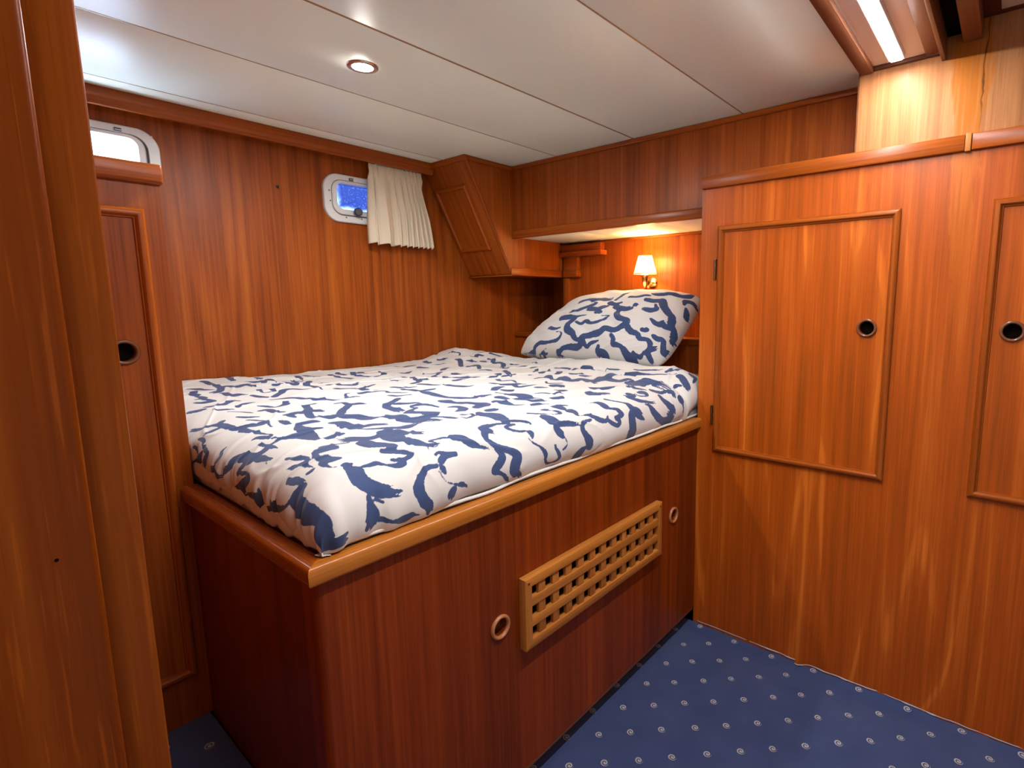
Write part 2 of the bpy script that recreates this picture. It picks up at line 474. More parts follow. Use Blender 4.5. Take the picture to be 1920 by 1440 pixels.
MOULD = [(0.0, 0.0), (0.0, 0.006), (0.003, 0.0105), (0.008, 0.0125), (0.014, 0.0115), (0.0175, 0.008), (0.0185, 0.005), (0.021, 0.0045), (0.022, 0.0)]
def mouldings(O, U, V, N, u0, u1, v0, v1, mats, parent, prof=MOULD, sides='brtl', scale=1.0):
    """four mitred lengths of moulding round a rectangle on the plane O + uU + vV, proud along N."""
    O, U, V, N = map(Vector, (O, U, V, N))
    cs = [(u0, v0, 1, 1), (u1, v0, -1, 1), (u1, v1, -1, -1), (u0, v1, 1, -1)]
    for i, s in enumerate('brtl'):
        if s not in sides: continue
        a = cs[i]; c = cs[(i + 1) % 4]
        bm = bmesh.new(); R = []
        for (u, v, su, sv) in (a, c):
            R.append([bm.verts.new(O + U * (u + su * w * scale) + V * (v + sv * w * scale) + N * (h * scale)) for w, h in prof])
        for k in range(len(prof) - 1): bm.faces.new((R[0][k], R[0][k + 1], R[1][k + 1], R[1][k]))
        bm.faces.new((R[0][-1], R[0][0], R[1][0], R[1][-1]))
        bm.faces.new(R[0][::-1]); bm.faces.new(R[1])
        link_mesh('moulding', bm_mesh(bm), mats[0] if s in 'bt' else mats[1], parent, smooth_angle=35)

def bm_slab_hole(bm, O, U, V, N, u0, u1, v0, v1, cu, cv, r, depth, seg=32):
    """slab whose front face lies on the plane, with a round hole through it."""
    O, U, V, N = map(Vector, (O, U, V, N))
    angs = [2 * math.pi * k / seg for k in range(seg)]
    for u, v in ((u0, v0), (u1, v0), (u1, v1), (u0, v1)): angs.append(math.atan2(v - cv, u - cu) % (2 * math.pi))
    angs = sorted(set(round(a, 6) for a in angs))
    def P(u, v, h): return O + U * u + V * v + N * h
    inn, out, inb, outb = [], [], [], []
    for t in angs:
        c, s = math.cos(t), math.sin(t)
        k = min([((u1 if c > 0 else u0) - cu) / c if abs(c) > 1e-9 else 1e9, ((v1 if s > 0 else v0) - cv) / s if abs(s) > 1e-9 else 1e9])
        inn.append(bm.verts.new(P(cu + r * c, cv + r * s, 0))); inb.append(bm.verts.new(P(cu + r * c, cv + r * s, -depth)))
        out.append(bm.verts.new(P(cu + k * c, cv + k * s, 0))); outb.append(bm.verts.new(P(cu + k * c, cv + k * s, -depth)))
    n = len(angs)
    for i in range(n):
        j = (i + 1) % n
        bm.faces.new((inn[i], out[i], out[j], inn[j]))
        bm.faces.new((inb[i], inb[j], outb[j], outb[i]))
        bm.faces.new((out[i], outb[i], outb[j], out[j]))
        bm.faces.new((inn[i], inn[j], inb[j], inb[i]))

def finger_pull(parent, pos, N, ring_mat='ring', cup_mat='hole', r=0.028, ri=0.0195, depth=0.018):
    """turned ring round a hole, with the closed cup behind it."""
    prof = []
    rc = (r + ri) / 2; rw = (r - ri) / 2
    for k in range(14):
        t = 2 * math.pi * k / 14
        prof.append((rc + rw * math.cos(t), 0.0015 + 0.0055 * math.sin(t)))
    ro = lathe('pull_ring', prof, pos, N, ring_mat, parent, 40, closed=True, ang=60)
    lathe('pull_cup', [(ri + 0.0012, -0.002), (ri + 0.0012, -depth), (0, -depth)], pos, N, cup_mat, ro, 32)
    return ro

def struct(o):
    o['kind'] = 'structure'; return o

def rrect(u0, u1, v0, v1, r, n=8):
    pts = []
    for cx, cy, a0 in ((u1 - r, v1 - r, 0), (u0 + r, v1 - r, 90), (u0 + r, v0 + r, 180), (u1 - r, v0 + r, 270)):
        for k in range(n + 1):
            t = math.radians(a0 + 90 * k / n); pts.append((cx + r * math.cos(t), cy + r * math.sin(t)))
    return pts

# ================================================================== STRUCTURE
# ---- floor: fitted carpet with a slightly lifted, wavy margin along the wardrobe
def vnoise(shape_seed, x, y):
    """smooth value noise on arrays."""
    x = np.asarray(x, float); y = np.asarray(y, float)
    xi = np.floor(x).astype(np.int64); yi = np.floor(y).astype(np.int64)
    fx = x - xi; fy = y - yi
    fx = fx * fx * fx * (fx * (fx * 6 - 15) + 10); fy = fy * fy * fy * (fy * (fy * 6 - 15) + 10)
    def h(i, j):
        k = (i * 374761393 + j * 668265263 + shape_seed * 974711) & 0x7fffffff
        k = (k ^ (k >> 13)) * 1274126177 & 0x7fffffff
        return ((k ^ (k >> 16)) & 0xffff) / 65535.0
    return ((h(xi, yi) * (1 - fx) + h(xi + 1, yi) * fx) * (1 - fy) + (h(xi, yi + 1) * (1 - fx) + h(xi + 1, yi + 1) * fx) * fy) * 2 - 1

def grid_mesh(name, P, attr=None):
    """P: (nu, nv, 3) array -> quad mesh, optional per-vertex float attribute."""
    nu, nv = P.shape[:2]
    idx = np.arange(nu * nv).reshape(nu, nv)
    q = np.stack([idx[:-1, :-1], idx[1:, :-1], idx[1:, 1:], idx[:-1, 1:]], -1).reshape(-1, 4)
    return raw_mesh(name, P.reshape(-1, 3), q, attr)

def raw_mesh(name, co, q, attr=None):
    me = bpy.data.meshes.new(name)
    me.vertices.add(len(co)); me.vertices.foreach_set('co', np.ascontiguousarray(co, np.float32).ravel())
    me.loops.add(q.size); me.loops.foreach_set('vertex_index', np.ascontiguousarray(q, np.int32).ravel())
    me.polygons.add(len(q)); me.polygons.foreach_set('loop_start', np.arange(0, q.size, q.shape[1], dtype=np.int32))
    me.polygons.foreach_set('loop_total', np.full(len(q), q.shape[1], np.int32))
    me.update(calc_edges=True); me.validate()
    if attr is not None:
        a = me.attributes.new('ink', 'FLOAT', 'POINT'); a.data.foreach_set('value', np.ascontiguousarray(attr, np.float32).ravel())
    me.polygons.foreach_set('use_smooth', np.ones(len(q), bool))
    return me

def edge_x(y):
    """the ragged margin of the carpet against the wardrobe."""
    e = 1.780 + 0.004 * vnoise(3, y * 9, 0 * y) + 0.002 * vnoise(4, y * 31, 0 * y)
    e = e - 0.022 * np.exp(-((y - 0.475) / 0.022) ** 2) * (y < 0.487)
    return e

ys = np.linspace(-0.95, 1.0, 196); us = np.linspace(0, 1, 136)
U_, Y_ = np.meshgrid(us, ys, indexing='ij')
X_ = -0.95 + (edge_x(Y_) + 0.95) * U_
dE = edge_x(Y_) - X_
Z_ = 0.002 * vnoise(5, X_ * 7, Y_ * 7) + 0.0035 * vnoise(6, X_ * 3 + Y_ * 2.2, Y_ * 1.5) * (X_ > 0.6)
Z_ += 0.010 * np.exp(-(dE / 0.03) ** 2) * (0.6 + 0.4 * vnoise(8, Y_ * 6, 0 * Y_))
Z_ += 0.004
floor = struct(link_mesh('floor', grid_mesh('floor', np.stack([X_, Y_, Z_], -1)), 'carpet'))
# whitish frayed backing along the cut edge
fy = np.linspace(-0.6, 0.86, 500)
fe = edge_x(fy); wfr = 0.0008 + 0.0042 * np.clip(vnoise(11, fy * 45, 0 * fy), 0, 1) * (vnoise(12, fy * 6, 0 * fy) > -0.35)
zf = 0.0155 + 0.004 * 0.4 * vnoise(8, fy * 6, 0 * fy)
Pf = np.stack([np.stack([fe - wfr, fy, zf], -1), np.stack([fe + 0.0005, fy, zf + 0.0022], -1)], 0)
fr = link_mesh('frayed_edge', grid_mesh('frayed_edge', Pf), 'fray', floor); fr['kind'] = 'stuff'
struct(boxes('floor_base', [((-1.0, -1.0, -0.06), (2.6, 2.35, -0.02))], 'hole'))['label'] = 'dark sub-floor under the carpet'
# raised carpeted step between the bulkhead and the bed foot
stp = struct(box('floor_step', (0.085, 0.95, 0.0), (0.372, YL + 0.01, 0.225), 'carpet', bevel=0.008))

# ---- hull side wall with two porthole openings
p1 = (0.205, 0.575, 1.630, 1.800); p2 = (1.145, 1.515, 1.606, 1.772)
struct(boxes('wall_left', [
    ((-0.95, YW, 0), (2.62, YW + 0.03, 1.606)),
    ((-0.95, YW, 1.606), (p2[0], YW + 0.03, 1.630)), ((p2[1], YW, 1.606), (2.62, YW + 0.03, 1.630)),
    ((-0.95, YW, 1.630), (p1[0], YW + 0.03, 1.800)), ((p1[1], YW, 1.630), (p2[0], YW + 0.03, 1.772)), ((p2[1], YW, 1.630), (2.62, YW + 0.03, 1.772)),
    ((p1[1], YW, 1.772), (2.62, YW + 0.03, 1.800)),
    ((-0.95, YW, 1.800), (2.62, YW + 0.03, 2.02))], 'teak_hull'))
# headboard wall, niche, wall above the wardrobe, unseen closing walls
struct(boxes('wall_back', [((XH, 0.874, 0), (XH + 0.02, 1.954, 1.60)), ((2.56, 1.90, 0), (2.58, YW, 1.60)), ((2.285, 1.90, 1.56), (2.58, YW, 1.60)), ((XH + 0.02, 1.934, 0), (2.56, 1.954, 1.60))], 'teak_strip'))
struct(boxes('wall_right', [((XW, -0.95, 1.66), (XW + 0.02, 0.395, 2.02)), ((XW, 0.393, 1.66), (XO + 0.002, 0.396, 1.90))], 'teak_led_wash'))
struct(boxes('wall_front', [((-0.10, 0.4585, 0), (0.083, YW, 1.95)), ((-0.10, -0.95, 0), (0.083, -0.45, 1.95))], 'teak_panel'))
struct(boxes('wall_rear', [((-0.97, -0.95, 0), (-0.95, YW, 2.02)), ((-0.97, -0.97, 0), (2.64, -0.95, 2.02))], simple('passage_bounce_cream', (0.72, 0.70, 0.64), 0.6)))  # unseen passage walls, made cream to bounce light into the cabin
struct(boxes('wall_leak_block', [((2.62, -0.97, -0.06), (2.64, YW + 0.03, 2.04))], 'hole'))  # unseen, added to stop daylight leaking in behind the lockers

# ---- door frame beside the camera (door_1): reveal with a proud stop and a rebate
dj = thing('door_1', None, None, (0.0, 0.45, 0.0), kind='structure')
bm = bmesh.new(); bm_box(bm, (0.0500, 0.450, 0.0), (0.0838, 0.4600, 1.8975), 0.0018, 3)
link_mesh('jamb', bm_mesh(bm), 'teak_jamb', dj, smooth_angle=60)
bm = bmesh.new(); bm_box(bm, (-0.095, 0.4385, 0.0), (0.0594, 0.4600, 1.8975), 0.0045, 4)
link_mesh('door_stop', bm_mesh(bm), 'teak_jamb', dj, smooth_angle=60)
for (hx, hz) in ((0.0335, 1.372), (0.0405, 1.098)):
    lathe('nail_hole', [(0.0, 0.0003), (0.0009, 0.0003), (0.0011, 0)], (hx, 0.4385, hz), (0, -1, 0), 'hole', dj, 10)

# ---- ceiling: backing deck, vinyl panels with thin gold seam strips
ceil = struct(boxes('ceiling', [((-0.97, -0.97, 2.02), (2.62, YW + 0.03, 2.04))], 'hole'))
yb = [2.268, 2.101, 1.660, 1.246, 0.790, 0.392]
for i in range(5):
    x1 = XO + 0.02
    box('ceiling_panel', (-0.95, yb[i + 1] + 0.0012, ZC), (x1, yb[i] - 0.0012, ZC + 0.014), 'ceiling', ceil, 0.0012)
box('ceiling_panel', (-0.95, -0.95, ZC), (XW, -0.52, ZC + 0.014), 'ceiling', ceil, 0.0012)
box('ceiling_panel', (-0.95, -0.52, ZC), (0.10, 0.39, ZC + 0.014), 'ceiling', ceil, 0.0012)
for y, w in zip(yb[1:5], (0.0014, 0.0020, 0.0036, 0.0026)):
    box('seam_strip', (-0.95, y - w, ZC - 0.0006), (XO, y + w, ZC + 0.004), 'seam_gold', ceil, 0.0003, 1)
# valance rail along the top of the hull wall
tr1 = struct(prism('trim_1', [(2.186, ZC), (2.186, 1.868), (2.192, 1.858), (2.196, 1.8465), (2.210, 1.8465), (2.210, ZC)], 'X', -0.95, 1.625, 'teak_x', None, 0.0012))

# ---- hatch surround and strip light in the ceiling, top right
hs = thing('hatch_surround', None, None, (1.0, 0.3, ZC), kind='structure')
box('beam', (0.10, 0.357, 1.884), (XW - 0.004, 0.3915, 1.93), 'teak_dark_x', hs, 0.003)
box('light_panel', (0.10, 0.231, 1.898), (XW - 0.016, 0.357, 1.912), simple('panel_cream', (0.84, 0.77, 0.69), 0.45), hs, 0.001)
box('end_strip', (XW - 0.016, 0.196, 1.889), (XW - 0.0005, 0.357, 1.912), 'teak_dark_y', hs, 0.0015)
box('flat_board', (0.10, 0.196, 1.893), (XW - 0.016, 0.231, 1.918), 'teak_dark_x', hs, 0.002)
box('edge_strip', (0.10, 0.186, 1.874), (XW - 0.0005, 0.1955, 1.935), 'teak_dark_x', hs, 0.0012)
box('slot_back', (0.10, 0.148, 1.930), (XW - 0.0005, 0.186, 1.945), 'hole', hs, 0.001)
box('hatch_board', (0.10, 0.110, 1.905), (XW - 0.0005, 0.150, 1.950), 'teak_dark_x', hs, 0.0015)
box('hatch_lining', (0.10, -0.52, 1.953), (XW - 0.0005, 0.112, 1.970), 'teak_dark_y', hs, 0.001)
box('hatch_pane', (0.30, -0.45, 1.948), (XW - 0.04, 0.075, 1.956), simple('hatch_pale', (0.55, 0.47, 0.42), 0.4), hs, 0.001)
sl = thing('strip_light', 'long white LED strip light glowing on the cream ceiling panel', 'light', (1.0, 0.291, 1.898))
box('housing', (0.30, 0.272, 1.8815), (1.722, 0.310, 1.898), 'plastic_white', sl, 0.001)
box('diffuser', (0.302, 0.278, 1.8790), (1.718, 0.304, 1.8812), 'led', sl, 0.002)

# ================================================================== WARDROBE (right)
wd = thing('wardrobe', 'tall golden teak wardrobe with framed doors and finger holes beside the bed', 'wardrobe', (XW + 0.2, 0.3, 0.0))
DZ0, DZ1 = 0.715, 1.494
doors = [(0.272, 0.806), (-0.50, 0.047)]
T = 0.018
cells = [((XW, 0.806, 0.0), (XW + T, 0.8790, 1.634)), ((XW, 0.047, 0.0), (XW + T, 0.272, 1.634)), ((XW, -0.95, 0.0), (XW + T, -0.50, 1.634))]
for (a, b_) in doors: cells += [((XW, a, 0.0), (XW + T, b_, DZ0)), ((XW, a, DZ1), (XW + T, b_, 1.634))]
link = boxes('face_panel', cells, 'teak_wardrobe', wd)
# the panel keeps world object coordinates so that the stain sits where the seam is
for v_ in link.data.vertices: v_.co += BASE['wardrobe']
link.location = -BASE['wardrobe']
boxes('carcass', [((XW + T, 0.856, 0.0), (2.28, 0.874, 1.555)), ((XW + T, -0.95, 1.64), (XO - 0.002, 0.856, 1.66)), ((XW + 0.20, -0.95, 0.0), (XW + 0.22, 0.856, 1.64))], 'teak_panel', wd)
for i, (a, b_) in enumerate(doors):
    cy = (0.333, -0.009)[i]
    bm = bmesh.new()
    bm_slab_hole(bm, (XW - 0.002, 0, 0), (0, 1, 0), (0, 0, 1), (-1, 0, 0), a, b_, DZ0, DZ1, cy, 1.165, 0.0205, 0.018)
    d = link_mesh('door', bm_mesh(bm), 'teak_door', wd)
    mouldings((XW - 0.002, 0, 0), (0, 1, 0), (0, 0, 1), (-1, 0, 0), a - 0.009, b_ + 0.008, DZ0 - 0.010, DZ1 + 0.010, ('teak_y', 'teak_z'), d)
    finger_pull(d, (XW - 0.002, cy, 1.165), (-1, 0, 0))
for hz in (1.358, 0.839):
    h = tube('hinge', [(XW - 0.005, 0.8225, hz - 0.030), (XW - 0.005, 0.8225, hz + 0.030)], 0.0042, 'brass_dark', wd, 12)
    for k in range(4):
        zz = hz - 0.033 + k * 0.022
        lathe('knuckle', [(0, -0.002), (0.005, -0.002), (0.0055, 0), (0.005, 0.002), (0, 0.002)], (XW - 0.005, 0.8225, zz), (0, 0, 1), 'brass_dark', h, 12)
box('top_rail', (XW - 0.013, 0.128, 1.634), (XW + 0.02, 0.880, 1.675), 'teak_y', wd, 0.003)
box('top_rail', (XW - 0.013, -0.95, 1.634), (XW + 0.02, 0.1135, 1.675), 'teak_y', wd, 0.003)
box('joint_block', (XW - 0.014, 0.1145, 1.632), (XW + 0.02, 0.1275, 1.677), 'teak_grille_z', wd, 0.001)

# ================================================================== OVERHEAD CABINET above the pillow
oc = thing('overhead_cabinet', 'teak overhead locker spanning the wall above the pillow', 'cabinet', (XO + 0.2, 1.3, 1.56))
boxes('front_panel', [((XO, 0.396, 1.662), (XO + 0.018, 0.876, ZC)), ((XO, 0.876, 1.578), (XO + 0.018, YB - 0.0005, ZC))], 'teak_strip', oc)
bm = bmesh.new(); bm_box(bm, (XO - 0.010, 0.397, ZC - 0.019), (XO - 0.0005, YB - 0.010, ZC - 0.0005), 0.003)
link_mesh('crown_trim', bm_mesh(bm), 'teak_y', oc, smooth_angle=40)
bm = bmesh.new(); bm_box(bm, (XO - 0.012, 0.90, 1.558), (XO + 0.016, YB - 0.001, 1.596), 0.006, 3)
link_mesh('bottom_rail', bm_mesh(bm), 'teak_y', oc, smooth_angle=50)
ub = [YB - 0.001, 1.572, 1.160, 0.88]
for i in range(3):
    box('soffit_panel', (XO + 0.016, ub[i + 1] + 0.001, 1.565), (XH, ub[i] - 0.001, 1.576), 'ceiling', oc, 0.001)
box('back_batten', (XH - 0.012, 0.88, 1.553), (XH - 0.0005, 1.68, 1.5645), 'teak_y', oc, 0.002)

# ================================================================== CORNER LOCKER with the slanted door
cl = thing('corner_locker', 'slant-fronted teak corner locker hanging between the curtain and the overhead cabinet', 'cabinet', (1.9, 2.1, 1.384))
zb, zt = 1.384, ZC
xa, xb = 1.617, 1.888
bm = bmesh.new()
bm_prism(bm, [(xa, zt), (xb, zb), (2.26, zb), (2.26, zt)], 'Y', YB, YW - 0.001, 0.004, 3)
cb = link_mesh('body', bm_mesh(bm), ['teak_panel', 'teak_slant'], cl, smooth_angle=40)
for f_ in cb.data.polygons:
    if f_.normal.x < -0.5 and f_.normal.z < -0.2: f_.material_index = 1
Dv = Vector((xb - xa, 0, zb - zt)); Ls = Dv.length; Dv.normalize()
Nv = Vector((0, 1, 0)).cross(Dv); Nv = Nv if Nv.x < 0 else -Nv
O_ = Vector((xa, 0, zt))
# door slab set on the slanted face
bm = bmesh.new()
vs = []
for h in (0.0005, 0.004):
    for (y, s) in ((2.040, 0.140), (2.228, 0.140), (2.228, 0.424), (2.040, 0.424)):
        vs.append(bm.verts.new(O_ + Dv * s + Vector((0, y, 0)) + Nv * h))
for f in ((3, 2, 1, 0), (4, 5, 6, 7), (0, 1, 5, 4), (1, 2, 6, 5), (2, 3, 7, 6), (3, 0, 4, 7)): bm.faces.new([vs[i] for i in f])
dr = link_mesh('door', bm_mesh(bm), 'teak_slant', cl)
mouldings(O_, (0, 1, 0), Dv, Nv, 2.020, 2.248, 0.121, 0.443, ('teak_y', 'teak_slant'), dr)
# trims: crown on two sides, bottom rails, slanted edge bead
bm = bmesh.new(); bm_prism(bm, [(xa - 0.008, ZC - 0.0005), (xa + 0.004, ZC - 0.020), (xa + 0.014, ZC - 0.020), (xa + 0.014, ZC - 0.0005)], 'Y', YB - 0.010, YW - 0.002, 0.0015)
link_mesh('crown_trim', bm_mesh(bm), 'teak_y', cl, smooth_angle=40)
box('crown_trim', (xa + 0.006, YB - 0.010, ZC - 0.020), (XO - 0.004, YB - 0.0005, ZC - 0.0006), 'teak_x', cl, 0.002)
bm = bmesh.new(); bm_box(bm, (xb - 0.008, YB - 0.010, zb - 0.004), (2.2595, YB - 0.0005, zb + 0.034), 0.004, 3)
link_mesh('bottom_rail', bm_mesh(bm), 'teak_x', cl, smooth_angle=50)
box('bottom_edge', (xb - 0.010, YB - 0.008, zb - 0.006), (xb + 0.010, YW - 0.002, zb - 0.0005), 'teak_y', cl, 0.002)
tube('edge_bead', [O_ + Dv * 0.02 + Vector((0, YB, 0)), O_ + Dv * (Ls - 0.02) + Vector((0, YB, 0))], 0.006, 'teak_slant', cl, 12)
box('end_cap', (2.2605, YB + 0.001, zb), (2.284, YW - 0.002, 1.555), 'teak_panel', cl, 0.001)
cp = thing('corner_post', 'teak post with small ledges in the corner left of the wall lamp', 'post', (XH, 1.93, 1.081))
box('end_box', (XH - 0.030, 1.845, zb + 0.030), (XH - 0.0005, YB - 0.012, 1.552), 'teak_panel', cp, 0.001)
bm = bmesh.new(); bm_box(bm, (XH - 0.038, 1.838, zb - 0.004), (XH - 0.0005, YB - 0.012, zb + 0.033), 0.004, 3)
link_mesh('bottom_rail', bm_mesh(bm), 'teak_y', cp, smooth_angle=50)
box('post', (XH - 0.02, 1.910, 1.081), (XH + 0.02, 1.954, zb - 0.005), 'teak_z', cp, 0.002)
box('chase', (XH - 0.040, 1.682, 1.514), (XH - 0.001, 1.960, 1.552), 'teak_y', cp, 0.001)
box('ledge', (XH - 0.055, 1.668, 1.488), (XH - 0.001, 1.972, 1.514), 'teak_y', cp, 0.003)

# ---- low headboard behind the pillow
hb = thing('headboard', 'low teak headboard ledge behind the patterned pillow', 'headboard', (2.25, 1.5, 0.82))
box('panel', (2.215, 0.876, 0.80), (XH - 0.001, 1.9545, 1.050), 'teak_panel', hb, 0.001)
box('panel', (2.215, 1.956, 0.80), (2.50, YW - 0.001, 1.050), 'teak_panel', hb, 0.001)
bm = bmesh.new(); bm_box(bm, (2.200, 0.876, 1.0505), (XH - 0.001, 1.9545, 1.080), 0.004, 3); 
link_mesh('ledge', bm_mesh(bm), 'teak_y', hb, smooth_angle=50)
bm = bmesh.new(); bm_box(bm, (2.200, 1.956, 1.0505), (2.51, YW - 0.001, 1.080), 0.004, 3)
link_mesh('ledge', bm_mesh(bm), 'teak_y', hb, smooth_angle=50)

# ================================================================== TALL LOCKER (left, by the jamb)
tl = thing('tall_locker', 'narrow teak locker under the left porthole with a framed door', 'cabinet', (0.25, YL + 0.3, 0.225))
ldx0, ldx1, ldz0, ldz1 = 0.118, 0.347, 0.350, 1.446
boxes('face_panel', [((0.083, YL, 0.225), (ldx0, YL + 0.018, 1.513)), ((ldx1, YL, 0.225), (0.388, YL + 0.018, 1.513)),
                     ((ldx0, YL, 0.225), (ldx1, YL + 0.018, ldz0)), ((ldx0, YL, ldz1), (ldx1, YL + 0.018, 1.513))], 'teak_panel', tl)
boxes('carcass', [((0.370, YL + 0.018, 0.225), (0.388, YW - 0.001, 1.513)), ((0.083, YL + 0.018, 1.495), (0.370, YW - 0.001, 1.513)), ((0.083, YL + 0.10, 0.225), (0.370, YL + 0.11, 1.495))], 'teak_panel', tl)
bm = bmesh.new(); bm_slab_hole(bm, (0, YL - 0.001, 0), (1, 0, 0), (0, 0, 1), (0, -1, 0), ldx0, ldx1, ldz0, ldz1, 0.290, 1.147, 0.0205, 0.018)
ld = link_mesh('door', bm_mesh(bm), 'teak_panel', tl)
mouldings((0, YL - 0.001, 0), (1, 0, 0), (0, 0, 1), (0, -1, 0), ldx0 - 0.006, ldx1 + 0.006, ldz0 - 0.006, ldz1 + 0.012, ('teak_x', 'teak_z'), ld)
finger_pull(ld, (0.290, YL - 0.001, 1.147), (0, -1, 0))
bm = bmesh.new(); bm_box(bm, (0.083, YL - 0.016, 1.513), (0.392, YL + 0.030, 1.556), 0.006, 3)
link_mesh('sill_board', bm_mesh(bm), 'teak_x', tl, smooth_angle=50)

# ================================================================== PORTHOLES
def ring_mesh(o, i, y0, y1, no=10):
    """solid rounded-rectangle ring between outer o and inner i: (u0,u1,v0,v1,r), from y0 (room) to y1."""
    A = rrect(*o, no); B = rrect(*i, no); n = len(A)
    bm = bmesh.new()
    ch = 0.003
    Oc = rrect(o[0] + ch, o[1] - ch, o[2] + ch, o[3] - ch, max(o[4] - ch, 0.004), no)
    loops = [[bm.verts.new((u, y1, v)) for u, v in A], [bm.verts.new((u, y0 + ch, v)) for u, v in A], [bm.verts.new((u, y0, v)) for u, v in Oc],
             [bm.verts.new((u, y0, v)) for u, v in B], [bm.verts.new((u, y1, v)) for u, v in B]]
    for a in range(5):
        L0, L1 = loops[a], loops[(a + 1) % 5]
        for k in range(n): bm.faces.new((L0[k], L0[(k + 1) % n], L1[(k + 1) % n], L1[k]))
    return bm_mesh(bm)

def porthole(n, x0, x1, z0, z1, pane, knob):
    w = thing('window_%d' % n, None, None, ((x0 + x1) / 2, YW, z0), kind='structure')
    link_mesh('outer_frame', ring_mesh((x0, x1, z0, z1, 0.062), (x0 + 0.030, x1 - 0.030, z0 + 0.026, z1 - 0.022, 0.046), YW - 0.016, YW + 0.012), 'plastic_white', w, smooth_angle=40)
    link_mesh('gasket', ring_mesh((x0 + 0.0285, x1 - 0.0285, z0 + 0.0245, z1 - 0.0205, 0.046), (x0 + 0.040, x1 - 0.040, z0 + 0.035, z1 - 0.030, 0.040), YW - 0.004, YW + 0.02), 'plastic_grey', w, smooth_angle=40)
    f = link_mesh('inner_frame', ring_mesh((x0 + 0.037, x1 - 0.037, z0 + 0.032, z1 - 0.0225, 0.042), (x0 + 0.056, x1 - 0.056, z0 + 0.054, z1 - 0.034, 0.028), YW - 0.012, YW + 0.026), 'plastic_white', w, smooth_angle=40)
    P = rrect(x0 + 0.0545, x1 - 0.0545, z0 + 0.0525, z1 - 0.0325, 0.028, 10)
    bm = bmesh.new(); bm_prism(bm, P, 'Y', YW + 0.014, YW + 0.019)
    o = link_mesh('pane', bm_mesh(bm), pane, f)
    if pane == 'pane_wet':
        for v_ in o.data.vertices: v_.co += BASE[w.name]
        o.location = -BASE[w.name]
    xc = x0 + (0.119 if knob else 0.295)
    box('latch', (xc - 0.009, YW - 0.0215, z1 - 0.021), (xc + 0.009, YW - 0.0165, z1 - 0.011), 'plastic_black', w, 0.001)
    box('latch', (xc - 0.008, YW - 0.0235, z1 - 0.018), (xc + 0.008, YW - 0.0210, z1 - 0.0155), 'plastic_white', w, 0.0005)
    for sx, sz in ((0.022, 0.122), (0.024, 0.081), (0.089, 0.020), (0.158, 0.020)):
        box('frame_clip', (x0 + sx - 0.003, YW - 0.0175, z0 + sz - 0.003), (x0 + sx + 0.003, YW - 0.0155, z0 + sz + 0.003), 'plastic_grey', w, 0.0005)
    if knob:
        lathe('knob', [(0, 0.040), (0.014, 0.040), (0.0165, 0.037), (0.017, 0.020), (0.015, 0.014), (0.008, 0.012), (0.008, 0), (0, 0)], (x0 + 0.140, YW - 0.008, z0 + 0.047), (-0.25, -1, -0.05), 'plastic_black', w, 28)
    return w
porthole(1, 0.188, 0.588, 1.616, 1.813, 'pane', False)
porthole(2, 1.128, 1.528, 1.592, 1.787, 'pane_wet', True)

# ---- small screw hook left in the hull wall
hk = thing('wall_hook', 'tiny dark screw eye in the teak hull wall between the portholes', 'hook', (0.955, YW, 1.70))
lathe('plate', [(0, 0.002), (0.005, 0.002), (0.006, 0.0)], (0.955, YW, 1.70), (0, -1, 0), 'plastic_black', hk, 16)
tube('hook', [(0.955, YW - 0.001, 1.702), (0.955, YW - 0.010, 1.702), (0.956, YW - 0.013, 1.697), (0.957, YW - 0.010, 1.692)], 0.0018, 'brass_dark', hk, 8)

# ================================================================== CURTAIN
def build_curtain():
    topx = [1.312, 1.345, 1.414, 1.443, 1.479, 1.501, 1.521, 1.538, 1.555, 1.574]
    botx = [1.294, 1.345, 1.425, 1.462, 1.497, 1.524, 1.551, 1.577, 1.600, 1.627]
    n = len(topx); per = 26; nz = 60
    t = np.linspace(0, n - 1, (n - 1) * per + 1)
    k = np.arange(n)
    tx = np.interp(t, k, topx); bx_ = np.interp(t, k, botx)
    z = np.linspace(0, 1, nz)
    ph = t % 1.0
    P = np.zeros((len(t), nz, 3))
    for j, h in enumerate(z):            # h = 0 top, 1 bottom
        x = tx * (1 - h) + bx_ * h
        bulge = np.sqrt(np.abs(np.sin(np.pi * ph)))          # rounded folds, sharp creases between
        # at the heading each pinch is a narrow forward tuck, lower down the folds open and lean
        pinch = np.exp(-(np.minimum(ph, 1 - ph) / 0.10) ** 2)
        amp = 0.008 + 0.026 * min(1.0, h * 1.6)
        y = 2.234 - 0.016 * pinch * max(0.0, 1 - h * 4.5) - amp * bulge
        lean = 0.012 * np.sin(2 * np.pi * ph) * min(1.0, h * 1.5)
        bell = 0.010 * pinch * np.exp(-((h - 0.12) / 0.05) ** 2)
        first = np.exp(-((t - 0.4) / 0.5) ** 2)
        y = y - 0.012 * first * h
        P[:, j, 0] = x + lean + 0.002 * np.sin(7 * h + t)
        P[:, j, 1] = np.minimum(y - bell, 2.240)
        P[:, j, 2] = 1.852 - h * (0.345 - 0.006 * np.sin(2 * np.pi * ph))
    me = grid_mesh('curtain', P)
    o = link_mesh('curtain', me, 'curtain', None, base=(1.46, 2.21, 1.505))
    s = o.modifiers.new('thickness', 'SOLIDIFY'); s.thickness = 0.0012
    o['label'] = 'short cream pleated curtain half covering the right porthole'; o['category'] = 'curtain'
    return o
build_curtain()

